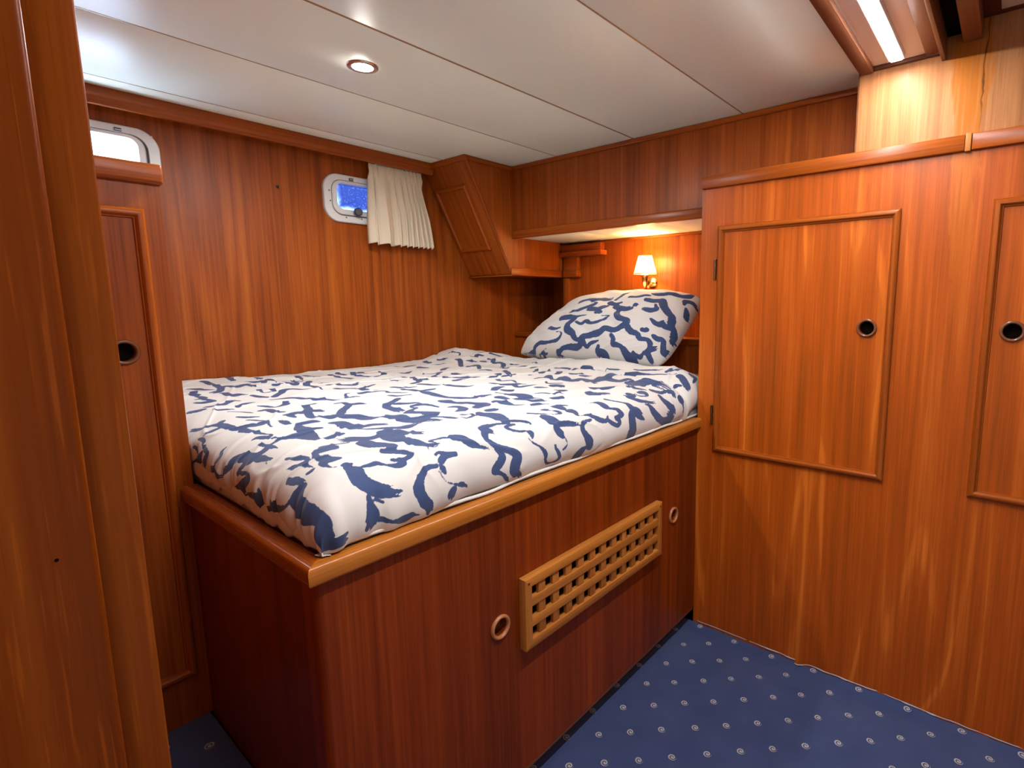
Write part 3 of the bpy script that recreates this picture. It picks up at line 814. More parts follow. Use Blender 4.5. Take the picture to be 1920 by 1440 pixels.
# ================================================================== BED BASE
bb = thing('bed_base', 'built-in teak bed base with a lattice vent and two finger holes', 'bed', (1.1, 1.4, 0.0))
YF, XF = 0.8795, 0.376
pulls = [(0.784, 0.496), (1.608, 0.499)]
bm = bmesh.new()
zlo, zhi = 0.070, 0.784
cuts = [(XF + 0.012, 0.70), (0.70, 0.86), (0.86, 1.53), (1.53, 1.69), (1.69, XW - 0.0005)]
for i, (a, b_) in enumerate(cuts):
    if i in (1, 3):
        cx, cz = pulls[i // 2]
        bm_box(bm, (a, YF, zlo), (b_, YF + 0.018, 0.42)); bm_box(bm, (a, YF, 0.58), (b_, YF + 0.018, zhi))
        bm_slab_hole(bm, (0, YF, 0), (1, 0, 0), (0, 0, 1), (0, -1, 0), a, b_, 0.42, 0.58, cx, cz, 0.0215, 0.018)
    else: bm_box(bm, (a, YF, zlo), (b_, YF + 0.018, zhi))
fp = link_mesh('front_panel', bm_mesh(bm), 'teak_bed', bb)
for (cx, cz) in pulls:
    finger_pull(fp, (cx, YF, cz), (0, -1, 0), 'ring_pale', 'ring', r=0.0295, ri=0.0205, depth=0.022)
# rounded corner post, foot panel, toe kick, platform
bm = bmesh.new()
arc = [(XF + 0.014 - 0.014 * math.cos(t), YF + 0.014 - 0.014 * math.sin(t)) for t in [math.pi / 2 * k / 8 for k in range(9)]]
bm_prism(bm, arc + [(XF + 0.014, YF + 0.018), (XF + 0.018, YF + 0.018), (XF + 0.018, YF + 0.030), (XF, YF + 0.030)], 'Z', zlo, zhi)
link_mesh('corner_post', bm_mesh(bm), 'teak_bed', bb, smooth_angle=30)
boxes('foot_panel', [((XF, YF + 0.030, 0.0), (XF + 0.018, YL - 0.001, zhi))], 'teak_bed', bb)
box('toe_kick', (XF + 0.03, YF + 0.040, 0.0), (XW - 0.001, YF + 0.055, 0.0695), 'teak_dark_x', bb, 0.001)
box('base_batten', (XF + 0.02, YF + 0.001, 0.056), (XW - 0.001, YF + 0.020, 0.0695), 'teak_dark_x', bb, 0.002)
boxes('platform', [((0.395, 0.905, 0.785), (2.21, YL, 0.800)), ((0.389, YL, 0.785), (2.21, YW - 0.002, 0.800))], 'teak_panel', bb)
# bull-nosed cap rails, mitred at the corner
def cap_rail(poly, mat):
    bm = bmesh.new(); bm_prism(bm, poly, 'Z', ZCAP - 0.036, ZCAP)
    es = [e for e in bm.edges if e.calc_length() > 0.2]
    bmesh.ops.bevel(bm, geom=es, offset=0.009, segments=4, profile=0.5, affect='EDGES')
    link_mesh('cap_rail', bm_mesh(bm), mat, bb, smooth_angle=40)
c0 = (0.360, 0.862)
cap_rail([c0, (XW - 0.0005, c0[1]), (XW - 0.0005, 0.902), (0.400, 0.902)], 'teak_cap_x')
cap_rail([c0, (0.400, 0.902), (0.400, YL - 0.001), (c0[0], YL - 0.001)], 'teak_cap_y')
# lattice vent: mitred frame, three-high by twelve-wide openings
vg = box('vent_grille', (0.870, YF - 0.006, 0.432), (1.470, YF - 0.0005, 0.566), 'hole', bb, 0.0005)
vg['label'] = 'pale teak lattice vent'
gx0, gx1, gz0, gz1, gy = 0.846, 1.492, 0.406, 0.590, 0.856
fw = 0.0235
def frame_piece(poly, mat):
    bm = bmesh.new(); bm_prism(bm, poly, 'Y', gy, YF - 0.0003)
    es = [e for e in bm.edges if e.calc_length() > 0.1]
    bmesh.ops.bevel(bm, geom=es, offset=0.0018, segments=2, profile=0.5, affect='EDGES')
    link_mesh('frame_rail', bm_mesh(bm), mat, vg, smooth_angle=40)
frame_piece([(gx0, gz0), (gx1, gz0), (gx1 - fw, gz0 + fw), (gx0 + fw, gz0 + fw)], 'teak_grille_x')
frame_piece([(gx0, gz1), (gx0 + fw, gz1 - fw), (gx1 - fw, gz1 - fw), (gx1, gz1)], 'teak_grille_x')
frame_piece([(gx0, gz0), (gx0 + fw, gz0 + fw), (gx0 + fw, gz1 - fw), (gx0, gz1)], 'teak_grille_z')
frame_piece([(gx1, gz0), (gx1, gz1), (gx1 - fw, gz1 - fw), (gx1 - fw, gz0 + fw)], 'teak_grille_z')
ix0, ix1, iz0, iz1 = gx0 + fw, gx1 - fw, gz0 + fw, gz1 - fw
sw = 0.0232
oph = (iz1 - iz0 - 2 * sw) / 3
for k in (1, 2):
    za = iz0 + k * oph + (k - 1) * sw
    box('horizontal_slat', (ix0, gy + 0.0020, za), (ix1, gy + 0.0200, za + sw), 'teak_grille_x', vg, 0.0008)
vw = 0.0240; pitch = (ix1 - ix0 + vw) / 12
for k in range(11):
    xa_ = ix0 + (k + 1) * pitch - vw
    box('vertical_slat', (xa_, gy + 0.0045, iz0), (xa_ + vw, gy + 0.0150, iz1), 'teak_grille_z', vg, 0.0008)
for (sx, sz) in ((gx0 + 0.013, gz1 - 0.013), (gx1 - 0.013, gz1 - 0.013)):
    lathe('screw', [(0, 0.0004), (0.0028, 0.0004), (0.0035, 0)], (sx, gy, sz), (0, -1, 0), 'brass_dark', vg, 12)

# ================================================================== MATTRESS, DUVET, PILLOW
def rounded_slab(lo, hi, r, nx, ny, nzs, bump):
    """closed soft slab from a displaced box grid (top and sides)."""
    bm = bmesh.new(); bm_box(bm, lo, hi, r, 4)
    return bm
bm = bmesh.new(); bm_box(bm, (0.404, 0.906, 0.8005), (2.195, YW - 0.003, 0.925), 0.028, 4)
mt = link_mesh('mattress', bm_mesh(bm), 'sheet', None, base=(1.3, 1.58, 0.80), smooth_angle=60)
mt['label'] = 'mattress in a white fitted sheet showing below the duvet'; mt['category'] = 'mattress'
# gathered elastic edge of the fitted sheet along the foot
t = np.linspace(0, 1, 420); yg = 0.925 + t * (YL + 0.05 - 0.925); a = np.linspace(0, 2 * np.pi, 15)
TT, AA = np.meshgrid(yg, a, indexing='ij')
rr = 0.017 * (1 + 0.34 * vnoise(31, TT * 44, AA * 0) + 0.14 * vnoise(32, TT * 110, AA * 0.8)) * np.clip((TT - 0.92) / 0.03, 0.2, 1)
Pg = np.stack([0.4015 + 0.40 * rr * np.cos(AA), TT, 0.837 + 0.030 * (TT - 0.92) + 1.05 * rr * np.sin(AA)], -1)
sg = link_mesh('sheet_gather', grid_mesh('sheet_gather', Pg), 'sheet', mt)

# --- brush-stroke print: strokes are given in fabric coordinates (metres), as (points, width, dry ends)
#STROKES-BEGIN
DUVET_STROKES = [
    [(0.105,0.259,0.0159), (0.112,0.239,0.0197), (0.116,0.222,0.0097)],
    [(0.111,0.213,0.0141), (0.093,0.212,0.031), (0.075,0.206,0.0389), (0.075,0.168,0.0461), (0.085,0.126,0.0366), (0.086,0.099,0.054), (0.073,0.081,0.07), (0.1,0.045,0.0362), (0.133,0.042,0.0352)],
    [(0.077,0.224,0.0081), (0.057,0.241,0.0097), (0.035,0.289,0.0221), (0.048,0.291,0.0213), (0.056,0.292,0.0086)],
    [(0.035,0.289,0.0145), (0.02,0.339,0.0129), (0.001,0.371,0.0034)],
    [(0.063,0.36,0.0052), (0.049,0.357,0.0131), (0.03,0.362,0.024), (0.003,0.369,0.0057)],
    [(0.082,0.418,0.0041), (0.075,0.452,0.0125), (0.072,0.474,0.0071)],
    [(0.067,0.418,0.0268), (0.048,0.439,0.031), (0.007,0.487,0.0386), (0.003,0.475,0.0258), (0.004,0.432,0.0413), (0.05,0.368,0.016)],
    [(0.058,0.536,0.0234), (0.078,0.517,0.019), (0.096,0.512,0.0258), (0.111,0.486,0.0332), (0.117,0.447,0.0211), (0.125,0.416,0.0224), (0.132,0.378,0.0106)],
    [(0.126,0.404,0.0064), (0.117,0.368,0.0025)],
    [(0.126,0.45,0.0187), (0.142,0.441,0.0227), (0.159,0.444,0.0185), (0.162,0.412,0.0077)],
    [(0.159,0.444,0.0142), (0.159,0.463,0.0128), (0.149,0.478,0.0098)],
    [(0.107,0.442,0.0134), (0.098,0.46,0.0196), (0.081,0.471,0.013), (0.069,0.473,0.0155)],
    [(0.096,0.729,0.011), (0.1,0.701,0.0142), (0.091,0.694,0.0192)],
    [(0.086,0.682,0.0173), (0.078,0.654,0.0156), (0.054,0.657,0.0166), (0.029,0.665,0.0226)],
    [(0.069,0.732,0.0117), (0.063,0.706,0.0195)],
    [(0.067,0.682,0.0148), (0.041,0.695,0.023), (0.001,0.75,0.023)],
    [(0.117,0.59,0.0062), (0.102,0.59,0.0158), (0.09,0.58,0.0209), (0.071,0.589,0.0144), (0.055,0.599,0.0062)],
    [(0.048,0.603,0.0202), (0.042,0.581,0.0276), (0.033,0.561,0.0146)],
    [(0.144,0.337,0.0071), (0.151,0.312,0.0143), (0.16,0.292,0.015), (0.162,0.277,0.0094), (0.149,0.268,0.025), (0.138,0.28,0.0076), (0.146,0.254,0.0112), (0.15,0.234,0.003)],
    [(0.132,0.284,0.0168), (0.123,0.296,0.003)],
    [(0.15,0.228,0.004), (0.141,0.227,0.0099), (0.129,0.23,0.0083)],
    [(0.347,1.424,0.023), (0.354,1.394,0.023), (0.352,1.32,0.023), (0.341,1.239,0.023), (0.369,1.257,0.023), (0.378,1.206,0.023), (0.431,1.242,0.022)],
    [(0.342,1.236,0.023), (0.318,1.182,0.023), (0.29,1.161,0.023)],
    [(0.315,1.143,0.023), (0.311,1.067,0.023), (0.337,1.082,0.023), (0.36,1.074,0.0132)],
    [(0.261,1.301,0.0083), (0.28,1.29,0.023), (0.288,1.247,0.023), (0.308,1.231,0.023)],
    [(0.262,1.23,0.023), (0.229,1.138,0.023), (0.247,1.141,0.0222)],
    [(0.448,1.48,0.023), (0.422,1.355,0.023)],
    [(0.237,1.111,0.023), (0.236,1.069,0.023), (0.216,1.065,0.0162)],
    [(0.235,1.045,0.023), (0.244,1.022,0.023), (0.218,1.012,0.0213), (0.201,1.027,0.0138)],
    [(0.198,0.936,0.0122), (0.218,0.923,0.023), (0.255,0.951,0.0173), (0.285,0.995,0.023), (0.302,0.99,0.0166)],
    [(0.158,0.942,0.0191), (0.174,0.928,0.0204), (0.197,0.912,0.0059)],
    [(0.203,0.893,0.0053), (0.217,0.876,0.0167), (0.241,0.869,0.02)],
    [(0.222,0.846,0.0062), (0.249,0.823,0.0102), (0.261,0.783,0.0123)],
    [(0.214,0.759,0.01), (0.23,0.738,0.0192), (0.249,0.72,0.0126)],
    [(0.218,0.703,0.0102), (0.232,0.684,0.0119), (0.248,0.664,0.0101), (0.219,0.641,0.023), (0.2,0.651,0.023), (0.174,0.66,0.023), (0.165,0.714,0.023), (0.157,0.751,0.023), (0.135,0.772,0.023), (0.114,0.812,0.0189)],
    [(0.178,0.76,0.0185), (0.164,0.746,0.023)],
    [(0.18,0.634,0.023), (0.184,0.579,0.0172), (0.191,0.539,0.0075), (0.198,0.522,0.0066), (0.183,0.511,0.0215), (0.172,0.531,0.0204), (0.16,0.532,0.008)],
    [(0.18,0.503,0.0058), (0.189,0.479,0.0133), (0.204,0.447,0.0073)],
    [(0.194,0.464,0.0093), (0.175,0.457,0.0122), (0.165,0.452,0.0099)],
    [(0.247,0.656,0.0085), (0.234,0.612,0.0068), (0.235,0.58,0.0102), (0.272,0.591,0.0141)],
    [(0.272,0.591,0.0152), (0.273,0.626,0.023), (0.272,0.638,0.0181)],
    [(0.15,0.71,0.0138), (0.128,0.717,0.0162), (0.108,0.72,0.0051)],
    [(0.368,1.055,0.0177), (0.379,1.022,0.023), (0.388,1.006,0.023)],
    [(0.383,0.956,0.0132), (0.404,0.935,0.023), (0.438,0.909,0.0214), (0.445,0.86,0.0204), (0.467,0.816,0.0224), (0.495,0.768,0.0145)],
    [(0.413,1,0.023), (0.447,1.032,0.023), (0.473,1.065,0.023), (0.504,1.068,0.023), (0.526,1.044,0.023), (0.547,1.05,0.023)],
    [(0.646,1.244,0.023), (0.575,1.119,0.023), (0.584,1.079,0.023), (0.564,0.986,0.0159)],
    [(0.415,1.121,0.0186), (0.406,1.066,0.0068), (0.443,1.061,0.0079)],
    [(0.443,1.093,0.023), (0.443,1.068,0.0149)],
    [(0.422,1.219,0.023), (0.423,1.177,0.023)],
    [(0.482,1.157,0.0208), (0.508,1.169,0.023)],
    [(0.45,1.303,0.023), (0.458,1.264,0.023), (0.478,1.246,0.023), (0.528,1.3,0.023), (0.5,1.192,0.0096)],
    [(0.493,1.283,0.023), (0.47,1.204,0.023)],
    [(0.538,1.45,0.023), (0.5,1.323,0.023)],
    [(0.545,1.23,0.023), (0.536,1.16,0.023), (0.554,1.147,0.0186), (0.602,1.277,0.023)],
    [(0.671,1.396,0.023), (0.645,1.319,0.023), (0.636,1.272,0.0025), (0.61,1.246,0.023)],
    [(0.704,1.397,0.023), (0.708,1.361,0.023), (0.715,1.289,0.023)],
    [(0.307,0.862,0.0074), (0.318,0.844,0.0183), (0.331,0.805,0.0097), (0.365,0.819,0.0225), (0.384,0.856,0.0162)],
    [(0.288,0.792,0.023), (0.303,0.789,0.023), (0.304,0.742,0.023), (0.318,0.726,0.015)],
    [(0.303,0.686,0.0114), (0.317,0.682,0.023), (0.336,0.687,0.023), (0.35,0.676,0.023), (0.378,0.707,0.023), (0.4,0.767,0.023), (0.43,0.775,0.0155)],
    [(0.357,0.67,0.023), (0.343,0.623,0.023), (0.342,0.602,0.0251)],
    [(0.375,0.677,0.023), (0.393,0.662,0.023)],
    [(0.312,0.671,0.0201), (0.311,0.64,0.0076)],
    [(0.324,0.552,0.014), (0.301,0.565,0.0294), (0.278,0.557,0.0172), (0.258,0.486,0.0388), (0.27,0.468,0.0287), (0.291,0.463,0.0165)],
    [(0.21,0.459,0.0178), (0.228,0.457,0.0422), (0.239,0.44,0.0441), (0.235,0.398,0.0279), (0.24,0.377,0.0148)],
    [(0.25,0.461,0.017), (0.256,0.443,0.0126)],
    [(0.24,0.377,0.0176), (0.261,0.369,0.0141), (0.29,0.377,0.0159)],
    [(0.264,0.888,0.017), (0.298,0.925,0.0194), (0.329,0.935,0.0113)],
    [(0.458,0.863,0.0206), (0.472,0.824,0.023), (0.487,0.784,0.0198), (0.504,0.763,0.023), (0.523,0.757,0.023), (0.552,0.77,0.023), (0.562,0.756,0.0173)],
    [(0.523,0.757,0.0184), (0.556,0.824,0.0084), (0.585,0.859,0.023)],
    [(0.469,0.73,0.0105), (0.487,0.718,0.0114), (0.49,0.688,0.023), (0.513,0.676,0.023), (0.525,0.657,0.0098)],
    [(0.483,0.681,0.023), (0.462,0.66,0.023), (0.438,0.637,0.023), (0.399,0.579,0.0278), (0.361,0.565,0.0295), (0.366,0.621,0.0194)],
    [(0.389,0.562,0.0298), (0.398,0.538,0.0326), (0.416,0.514,0.0317), (0.426,0.48,0.0395), (0.452,0.451,0.0139), (0.476,0.447,0.0427), (0.467,0.378,0.0514), (0.493,0.365,0.053), (0.523,0.369,0.0525), (0.55,0.385,0.0506)],
    [(0.553,0.388,0.0463), (0.546,0.414,0.0321), (0.531,0.448,0.0433), (0.552,0.484,0.0193), (0.578,0.491,0.0125), (0.573,0.51,0.0049), (0.594,0.513,0.0247), (0.61,0.494,0.0185), (0.618,0.448,0.0136)],
    [(0.621,0.642,0.023), (0.584,0.62,0.023), (0.549,0.591,0.0265), (0.536,0.532,0.0333), (0.535,0.51,0.0359)],
    [(0.585,0.594,0.026), (0.597,0.564,0.0229), (0.622,0.534,0.0253)],
    [(0.639,0.701,0.023), (0.645,0.681,0.023), (0.675,0.655,0.0156)],
    [(0.521,0.348,0.0156), (0.539,0.328,0.015), (0.548,0.304,0.0219), (0.56,0.27,0.0068), (0.614,0.291,0.0101)],
    [(0.6,0.323,0.0149), (0.614,0.291,0.0149)],
    [(0.459,0.355,0.0112), (0.482,0.344,0.0457), (0.495,0.332,0.0264), (0.499,0.309,0.0404)],
    [(0.344,0.499,0.0372), (0.346,0.472,0.0333), (0.335,0.408,0.0479), (0.357,0.39,0.0233), (0.377,0.385,0.0341), (0.39,0.373,0.0376)],
    [(0.335,0.377,0.007), (0.352,0.352,0.011), (0.375,0.334,0.017), (0.399,0.316,0.0192), (0.418,0.308,0.0287), (0.459,0.326,0.0223)],
    [(0.368,0.313,0.0286), (0.358,0.285,0.0549), (0.348,0.256,0.0473), (0.359,0.229,0.0228), (0.366,0.211,0.0357), (0.379,0.19,0.0176), (0.394,0.178,0.0141), (0.409,0.175,0.0053)],
    [(0.38,0.296,0.0307), (0.388,0.267,0.0236), (0.411,0.248,0.0239)],
    [(0.352,0.318,0.0169), (0.336,0.3,0.0173), (0.31,0.293,0.0296), (0.292,0.305,0.043), (0.276,0.326,0.0491), (0.267,0.335,0.0213)],
    [(0.259,0.295,0.008), (0.23,0.317,0.0077)],
    [(0.22,0.315,0.0287), (0.219,0.292,0.031), (0.226,0.28,0.0169)],
    [(0.216,0.297,0.0428), (0.198,0.291,0.0279), (0.181,0.284,0.0127), (0.175,0.252,0.0207), (0.187,0.229,0.0215), (0.201,0.223,0.0089)],
    [(0.183,0.228,0.024), (0.168,0.228,0.0192), (0.166,0.213,0.0103), (0.174,0.199,0.0033), (0.191,0.197,0.0038), (0.201,0.195,0.016), (0.209,0.196,0.0083)],
    [(0.282,0.265,0.0407), (0.285,0.246,0.0442), (0.304,0.233,0.0351), (0.315,0.218,0.0267), (0.299,0.203,0.0163), (0.285,0.207,0.0118), (0.306,0.195,0.0131), (0.328,0.183,0.0148), (0.332,0.172,0.0103), (0.31,0.169,0.0126), (0.288,0.177,0.0094)],
    [(0.303,0.171,0.013), (0.305,0.161,0.016), (0.288,0.16,0.0129), (0.269,0.17,0.007), (0.255,0.18,0.0124), (0.235,0.18,0.0118), (0.218,0.181,0.0062)],
    [(0.377,0.178,0.0037), (0.376,0.169,0.0041), (0.385,0.158,0.0033)],
    [(0.446,0.18,0.0067), (0.417,0.192,0.0095), (0.398,0.196,0.01), (0.402,0.181,0.009)],
    [(0.452,0.18,0.0259), (0.471,0.171,0.0323), (0.481,0.148,0.024), (0.495,0.135,0.0165)],
    [(0.839,0.825,0.023), (0.843,0.764,0.023), (0.869,0.724,0.023), (0.882,0.674,0.023), (0.893,0.632,0.0135)],
    [(0.83,0.854,0.023), (0.873,0.871,0.023), (0.93,0.974,0.023)],
    [(0.92,0.956,0.023), (0.918,0.876,0.023)],
    [(0.942,1.072,0.0179), (0.938,0.986,0.023)],
    [(0.737,0.775,0.023), (0.738,0.717,0.023), (0.726,0.65,0.023), (0.717,0.602,0.0251), (0.712,0.562,0.0267), (0.713,0.517,0.025), (0.729,0.479,0.0169), (0.77,0.465,0.0145)],
    [(0.753,0.672,0.023), (0.795,0.68,0.023)],
    [(0.663,0.483,0.0276), (0.67,0.465,0.0369), (0.686,0.437,0.0224), (0.717,0.426,0.0233), (0.729,0.398,0.0271)],
    [(0.633,0.42,0.0075), (0.662,0.401,0.0247), (0.649,0.376,0.0289), (0.61,0.357,0.0204)],
    [(0.754,0.977,0.0137), (0.686,0.93,0.023), (0.664,0.905,0.023), (0.681,0.855,0.023)],
    [(0.597,0.815,0.023), (0.639,0.822,0.0139), (0.679,0.791,0.0093), (0.673,0.762,0.0166), (0.701,0.705,0.0165)],
    [(0.603,0.968,0.023), (0.608,0.95,0.023), (0.638,0.945,0.023), (0.657,0.916,0.0102)],
    [(0.637,1.081,0.023), (0.673,1.036,0.023), (0.694,1.012,0.023), (0.732,1.053,0.0168)],
    [(0.627,1.125,0.0219), (0.674,1.156,0.023)],
    [(0.786,1.352,0.023), (0.767,1.275,0.023), (0.773,1.226,0.023), (0.78,1.172,0.023)],
    [(0.824,1.359,0.023), (0.823,1.3,0.023)],
    [(0.887,1.349,0.023), (0.841,1.257,0.023), (0.86,1.202,0.023), (0.864,1.145,0.023), (0.936,1.194,0.023), (0.984,1.3,0.0142)],
    [(0.892,1.323,0.023), (0.927,1.326,0.023)],
    [(0.85,1.062,0.023), (0.856,1.041,0.023)],
    [(0.86,1.018,0.023), (0.851,0.971,0.023)],
    [(0.744,0.847,0.023), (0.757,0.803,0.0188), (0.798,0.795,0.014)],
    [(1.004,1.192,0.023), (1.01,1.151,0.023), (1.057,1.185,0.023)],
    [(1.11,1.359,0.023), (1.155,1.355,0.023), (1.197,1.338,0.0138)],
    [(1.145,1.24,0.023), (1.166,1.204,0.023)],
    [(1.061,1.087,0.023), (1.087,1.061,0.023), (1.123,1.053,0.0086), (1.028,0.986,0.023), (0.99,0.852,0.023), (1.01,0.803,0.023), (1.074,0.774,0.0115)],
    [(1.211,1.23,0.023), (1.245,1.217,0.023), (1.286,1.234,0.023)],
    [(1.32,1.322,0.0169), (1.358,1.308,0.023)],
    [(1.264,1.352,0.023), (1.24,1.281,0.023)],
    [(1.213,1.127,0.023), (1.154,1.091,0.023)],
    [(1.133,0.98,0.023), (1.081,0.865,0.0183)],
    [(0.191,0.197,0.0058), (0.2,0.197,0.0163), (0.198,0.183,0.0199), (0.211,0.178,0.012), (0.222,0.174,0.005)],
    [(0.205,0.172,0.0362), (0.203,0.153,0.0376), (0.213,0.133,0.0353), (0.228,0.118,0.0354), (0.243,0.111,0.0305), (0.263,0.104,0.0241)],
    [(0.205,0.109,0.0103), (0.203,0.092,0.0165), (0.204,0.075,0.0261), (0.202,0.06,0.0314), (0.195,0.045,0.0258)],
    [(0.216,0.099,0.0077), (0.227,0.09,0.0066)],
    [(0.219,0.053,0.0138), (0.242,0.039,0.0096), (0.275,0.032,0.0229), (0.301,0.032,0.015)],
    [(0.367,0.126,0.011), (0.349,0.13,0.0139), (0.331,0.123,0.0174), (0.317,0.11,0.0207), (0.309,0.09,0.0277), (0.314,0.067,0.0269), (0.324,0.045,0.0289), (0.328,0.027,0.0228)],
    [(0.426,0.135,0.0138), (0.403,0.141,0.0195), (0.385,0.133,0.0177), (0.375,0.12,0.0161)],
    [(0.378,0.114,0.0149), (0.38,0.098,0.0042)],
    [(0.367,0.112,0.0026), (0.375,0.084,0.0037), (0.403,0.063,0.006), (0.417,0.057,0.0143), (0.431,0.045,0.0077), (0.441,0.034,0.0037)],
    [(0.396,0.057,0.0124), (0.389,0.048,0.0256), (0.386,0.029,0.0145)],
    [(0.381,0.153,0.009), (0.392,0.154,0.0097), (0.406,0.145,0.0102)],
    [(1.367,1.252,0.0077), (1.369,1.221,0.023), (1.308,1.146,0.023), (1.266,1.089,0.0187)],
    [(1.369,1.188,0.023), (1.386,1.165,0.023), (1.397,1.14,0.023)],
    [(1.274,1.058,0.023), (1.335,1.091,0.023), (1.363,1.09,0.023), (1.282,0.994,0.0195)],
    [(1.252,0.952,0.023), (1.273,0.943,0.023), (1.266,0.906,0.023)],
    [(1.425,1.129,0.023), (1.433,1.116,0.023)],
    [(1.482,1.138,0.023), (1.513,1.144,0.023), (1.451,1.08,0.023), (1.47,1.064,0.023), (1.467,1.03,0.023), (1.398,0.97,0.023)],
    [(1.368,0.933,0.023), (1.353,0.888,0.023)],
    [(1.438,1.213,0.023), (1.497,1.239,0.023), (1.512,1.216,0.0139)],
    [(1.546,1.273,0.023), (1.566,1.254,0.023)],
    [(1.563,1.213,0.0198), (1.575,1.178,0.0168), (1.581,1.133,0.0099)],
    [(1.176,0.775,0.023), (1.197,0.781,0.0127), (1.143,0.741,0.023), (1.099,0.73,0.023), (1.073,0.743,0.0137)],
    [(1.294,0.851,0.023), (1.224,0.763,0.023), (1.186,0.697,0.023)],
    [(1.141,0.707,0.0172), (1.163,0.704,0.023), (1.16,0.68,0.0057)],
    [(1.445,1.388,0.0116), (1.459,1.334,0.007), (1.456,1.321,0.0078), (1.429,1.309,0.023)],
    [(1.128,0.99,0.0142), (1.115,0.961,0.023), (1.081,0.865,0.008)],
    [(0.992,0.855,0.023), (1.005,0.823,0.023), (1.009,0.796,0.023), (1.026,0.805,0.023), (1.062,0.789,0.0103), (1.079,0.774,0.012)],
    [(0.954,0.77,0.023), (0.986,0.774,0.023), (0.994,0.769,0.023)],
    [(0.888,0.728,0.0169), (0.876,0.675,0.023), (0.88,0.631,0.023), (0.913,0.625,0.0101)],
    [(0.979,0.616,0.0091), (0.989,0.593,0.0224), (0.992,0.557,0.0229), (1.014,0.54,0.0265), (1.045,0.532,0.0152), (1.06,0.52,0.011)],
    [(1.012,0.526,0.0228), (1.002,0.498,0.0226), (1.044,0.492,0.0186), (1.072,0.481,0.0084)],
    [(0.894,0.505,0.0233), (0.938,0.534,0.0331), (0.964,0.532,0.0159)],
    [(0.92,0.488,0.0244), (0.925,0.472,0.0363), (0.949,0.475,0.0121)],
    [(0.869,0.47,0.0115), (0.878,0.456,0.0089), (0.887,0.441,0.0135), (0.876,0.439,0.0081)],
    [(0.713,0.517,0.0282), (0.729,0.489,0.0233), (0.76,0.466,0.0157), (0.801,0.471,0.0242), (0.821,0.466,0.0219), (0.837,0.462,0.0141)],
    [(0.891,0.429,0.0265), (0.909,0.417,0.0325), (0.915,0.393,0.0497), (0.892,0.356,0.0367), (0.908,0.332,0.0277)],
    [(0.83,0.431,0.0162), (0.84,0.419,0.0366), (0.836,0.38,0.0199), (0.863,0.356,0.0257), (0.869,0.314,0.0269), (0.885,0.296,0.0305), (0.894,0.267,0.022)],
    [(0.68,0.476,0.0265), (0.673,0.451,0.0201), (0.696,0.438,0.0198), (0.725,0.413,0.0263), (0.745,0.394,0.0422)],
    [(0.745,0.394,0.0224), (0.711,0.369,0.0525), (0.697,0.376,0.0258)],
    [(0.788,0.392,0.0257), (0.79,0.372,0.0431), (0.791,0.348,0.034), (0.794,0.326,0.017), (0.817,0.304,0.0093)],
    [(0.649,0.417,0.0075), (0.661,0.403,0.0178), (0.657,0.381,0.0108), (0.627,0.359,0.0282)],
    [(0.674,0.311,0.012), (0.69,0.305,0.02), (0.711,0.303,0.0079)],
    [(0.643,0.289,0.041), (0.647,0.266,0.0565), (0.639,0.228,0.0432), (0.635,0.204,0.0388), (0.636,0.193,0.0116)],
    [(0.639,0.193,0.009), (0.651,0.19,0.0095), (0.675,0.184,0.0105), (0.697,0.171,0.0072), (0.696,0.165,0.0058)],
    [(0.627,0.19,0.0064), (0.599,0.196,0.0067), (0.562,0.195,0.0174), (0.545,0.19,0.0165), (0.558,0.18,0.0321), (0.573,0.172,0.0137)],
    [(0.648,0.177,0.0081), (0.631,0.18,0.0096), (0.616,0.177,0.0124), (0.625,0.163,0.0106), (0.643,0.153,0.009), (0.663,0.149,0.0077)],
    [(0.737,0.215,0.0122), (0.753,0.201,0.0108), (0.785,0.19,0.0055), (0.807,0.178,0.0059), (0.828,0.174,0.0093), (0.827,0.186,0.016), (0.816,0.197,0.0065)],
    [(0.792,0.216,0.0073), (0.812,0.208,0.0186)],
    [(0.849,0.213,0.0261), (0.858,0.202,0.0366), (0.857,0.184,0.0085)],
    [(0.868,0.218,0.0149), (0.897,0.207,0.0066)],
    [(0.822,0.285,0.0089), (0.825,0.269,0.0232), (0.852,0.255,0.0086), (0.862,0.236,0.0052)],
    [(0.963,0.388,0.0071), (0.983,0.366,0.0099), (0.995,0.335,0.0124), (1.012,0.315,0.007)],
    [(0.988,0.334,0.0168), (1.023,0.333,0.0175), (1.047,0.341,0.0311), (1.025,0.359,0.0092)],
    [(0.945,0.294,0.0439), (0.958,0.286,0.0336), (0.944,0.28,0.0223), (0.961,0.254,0.0107)],
    [(1.106,0.437,0.0248), (1.108,0.415,0.0471), (1.105,0.39,0.0134)],
    [(1.14,0.493,0.0069), (1.119,0.466,0.0122), (1.151,0.432,0.0154)],
    [(1.039,0.44,0.0336), (1.051,0.427,0.0302)],
    [(1.072,0.67,0.0201), (1.048,0.628,0.0155), (1.081,0.604,0.0148), (1.051,0.55,0.0049)],
    [(1.232,0.65,0.023), (1.235,0.648,0.023)],
    [(1.164,0.568,0.0107), (1.226,0.563,0.0293), (1.254,0.576,0.0281), (1.183,0.502,0.022)],
    [(1.197,0.488,0.0385), (1.272,0.516,0.0352), (1.231,0.465,0.0412), (1.248,0.441,0.0271)],
    [(1.425,0.814,0.0214), (1.437,0.801,0.0168)],
    [(1.404,0.769,0.0167), (1.322,0.707,0.023)],
    [(1.302,0.659,0.0209), (1.343,0.668,0.023), (1.428,0.715,0.0165)],
    [(1.458,0.703,0.023), (1.465,0.676,0.023), (1.451,0.636,0.023), (1.437,0.618,0.009)],
    [(1.382,0.623,0.023), (1.336,0.601,0.0253)],
    [(1.487,1.002,0.0129), (1.491,0.981,0.023), (1.515,0.978,0.023)],
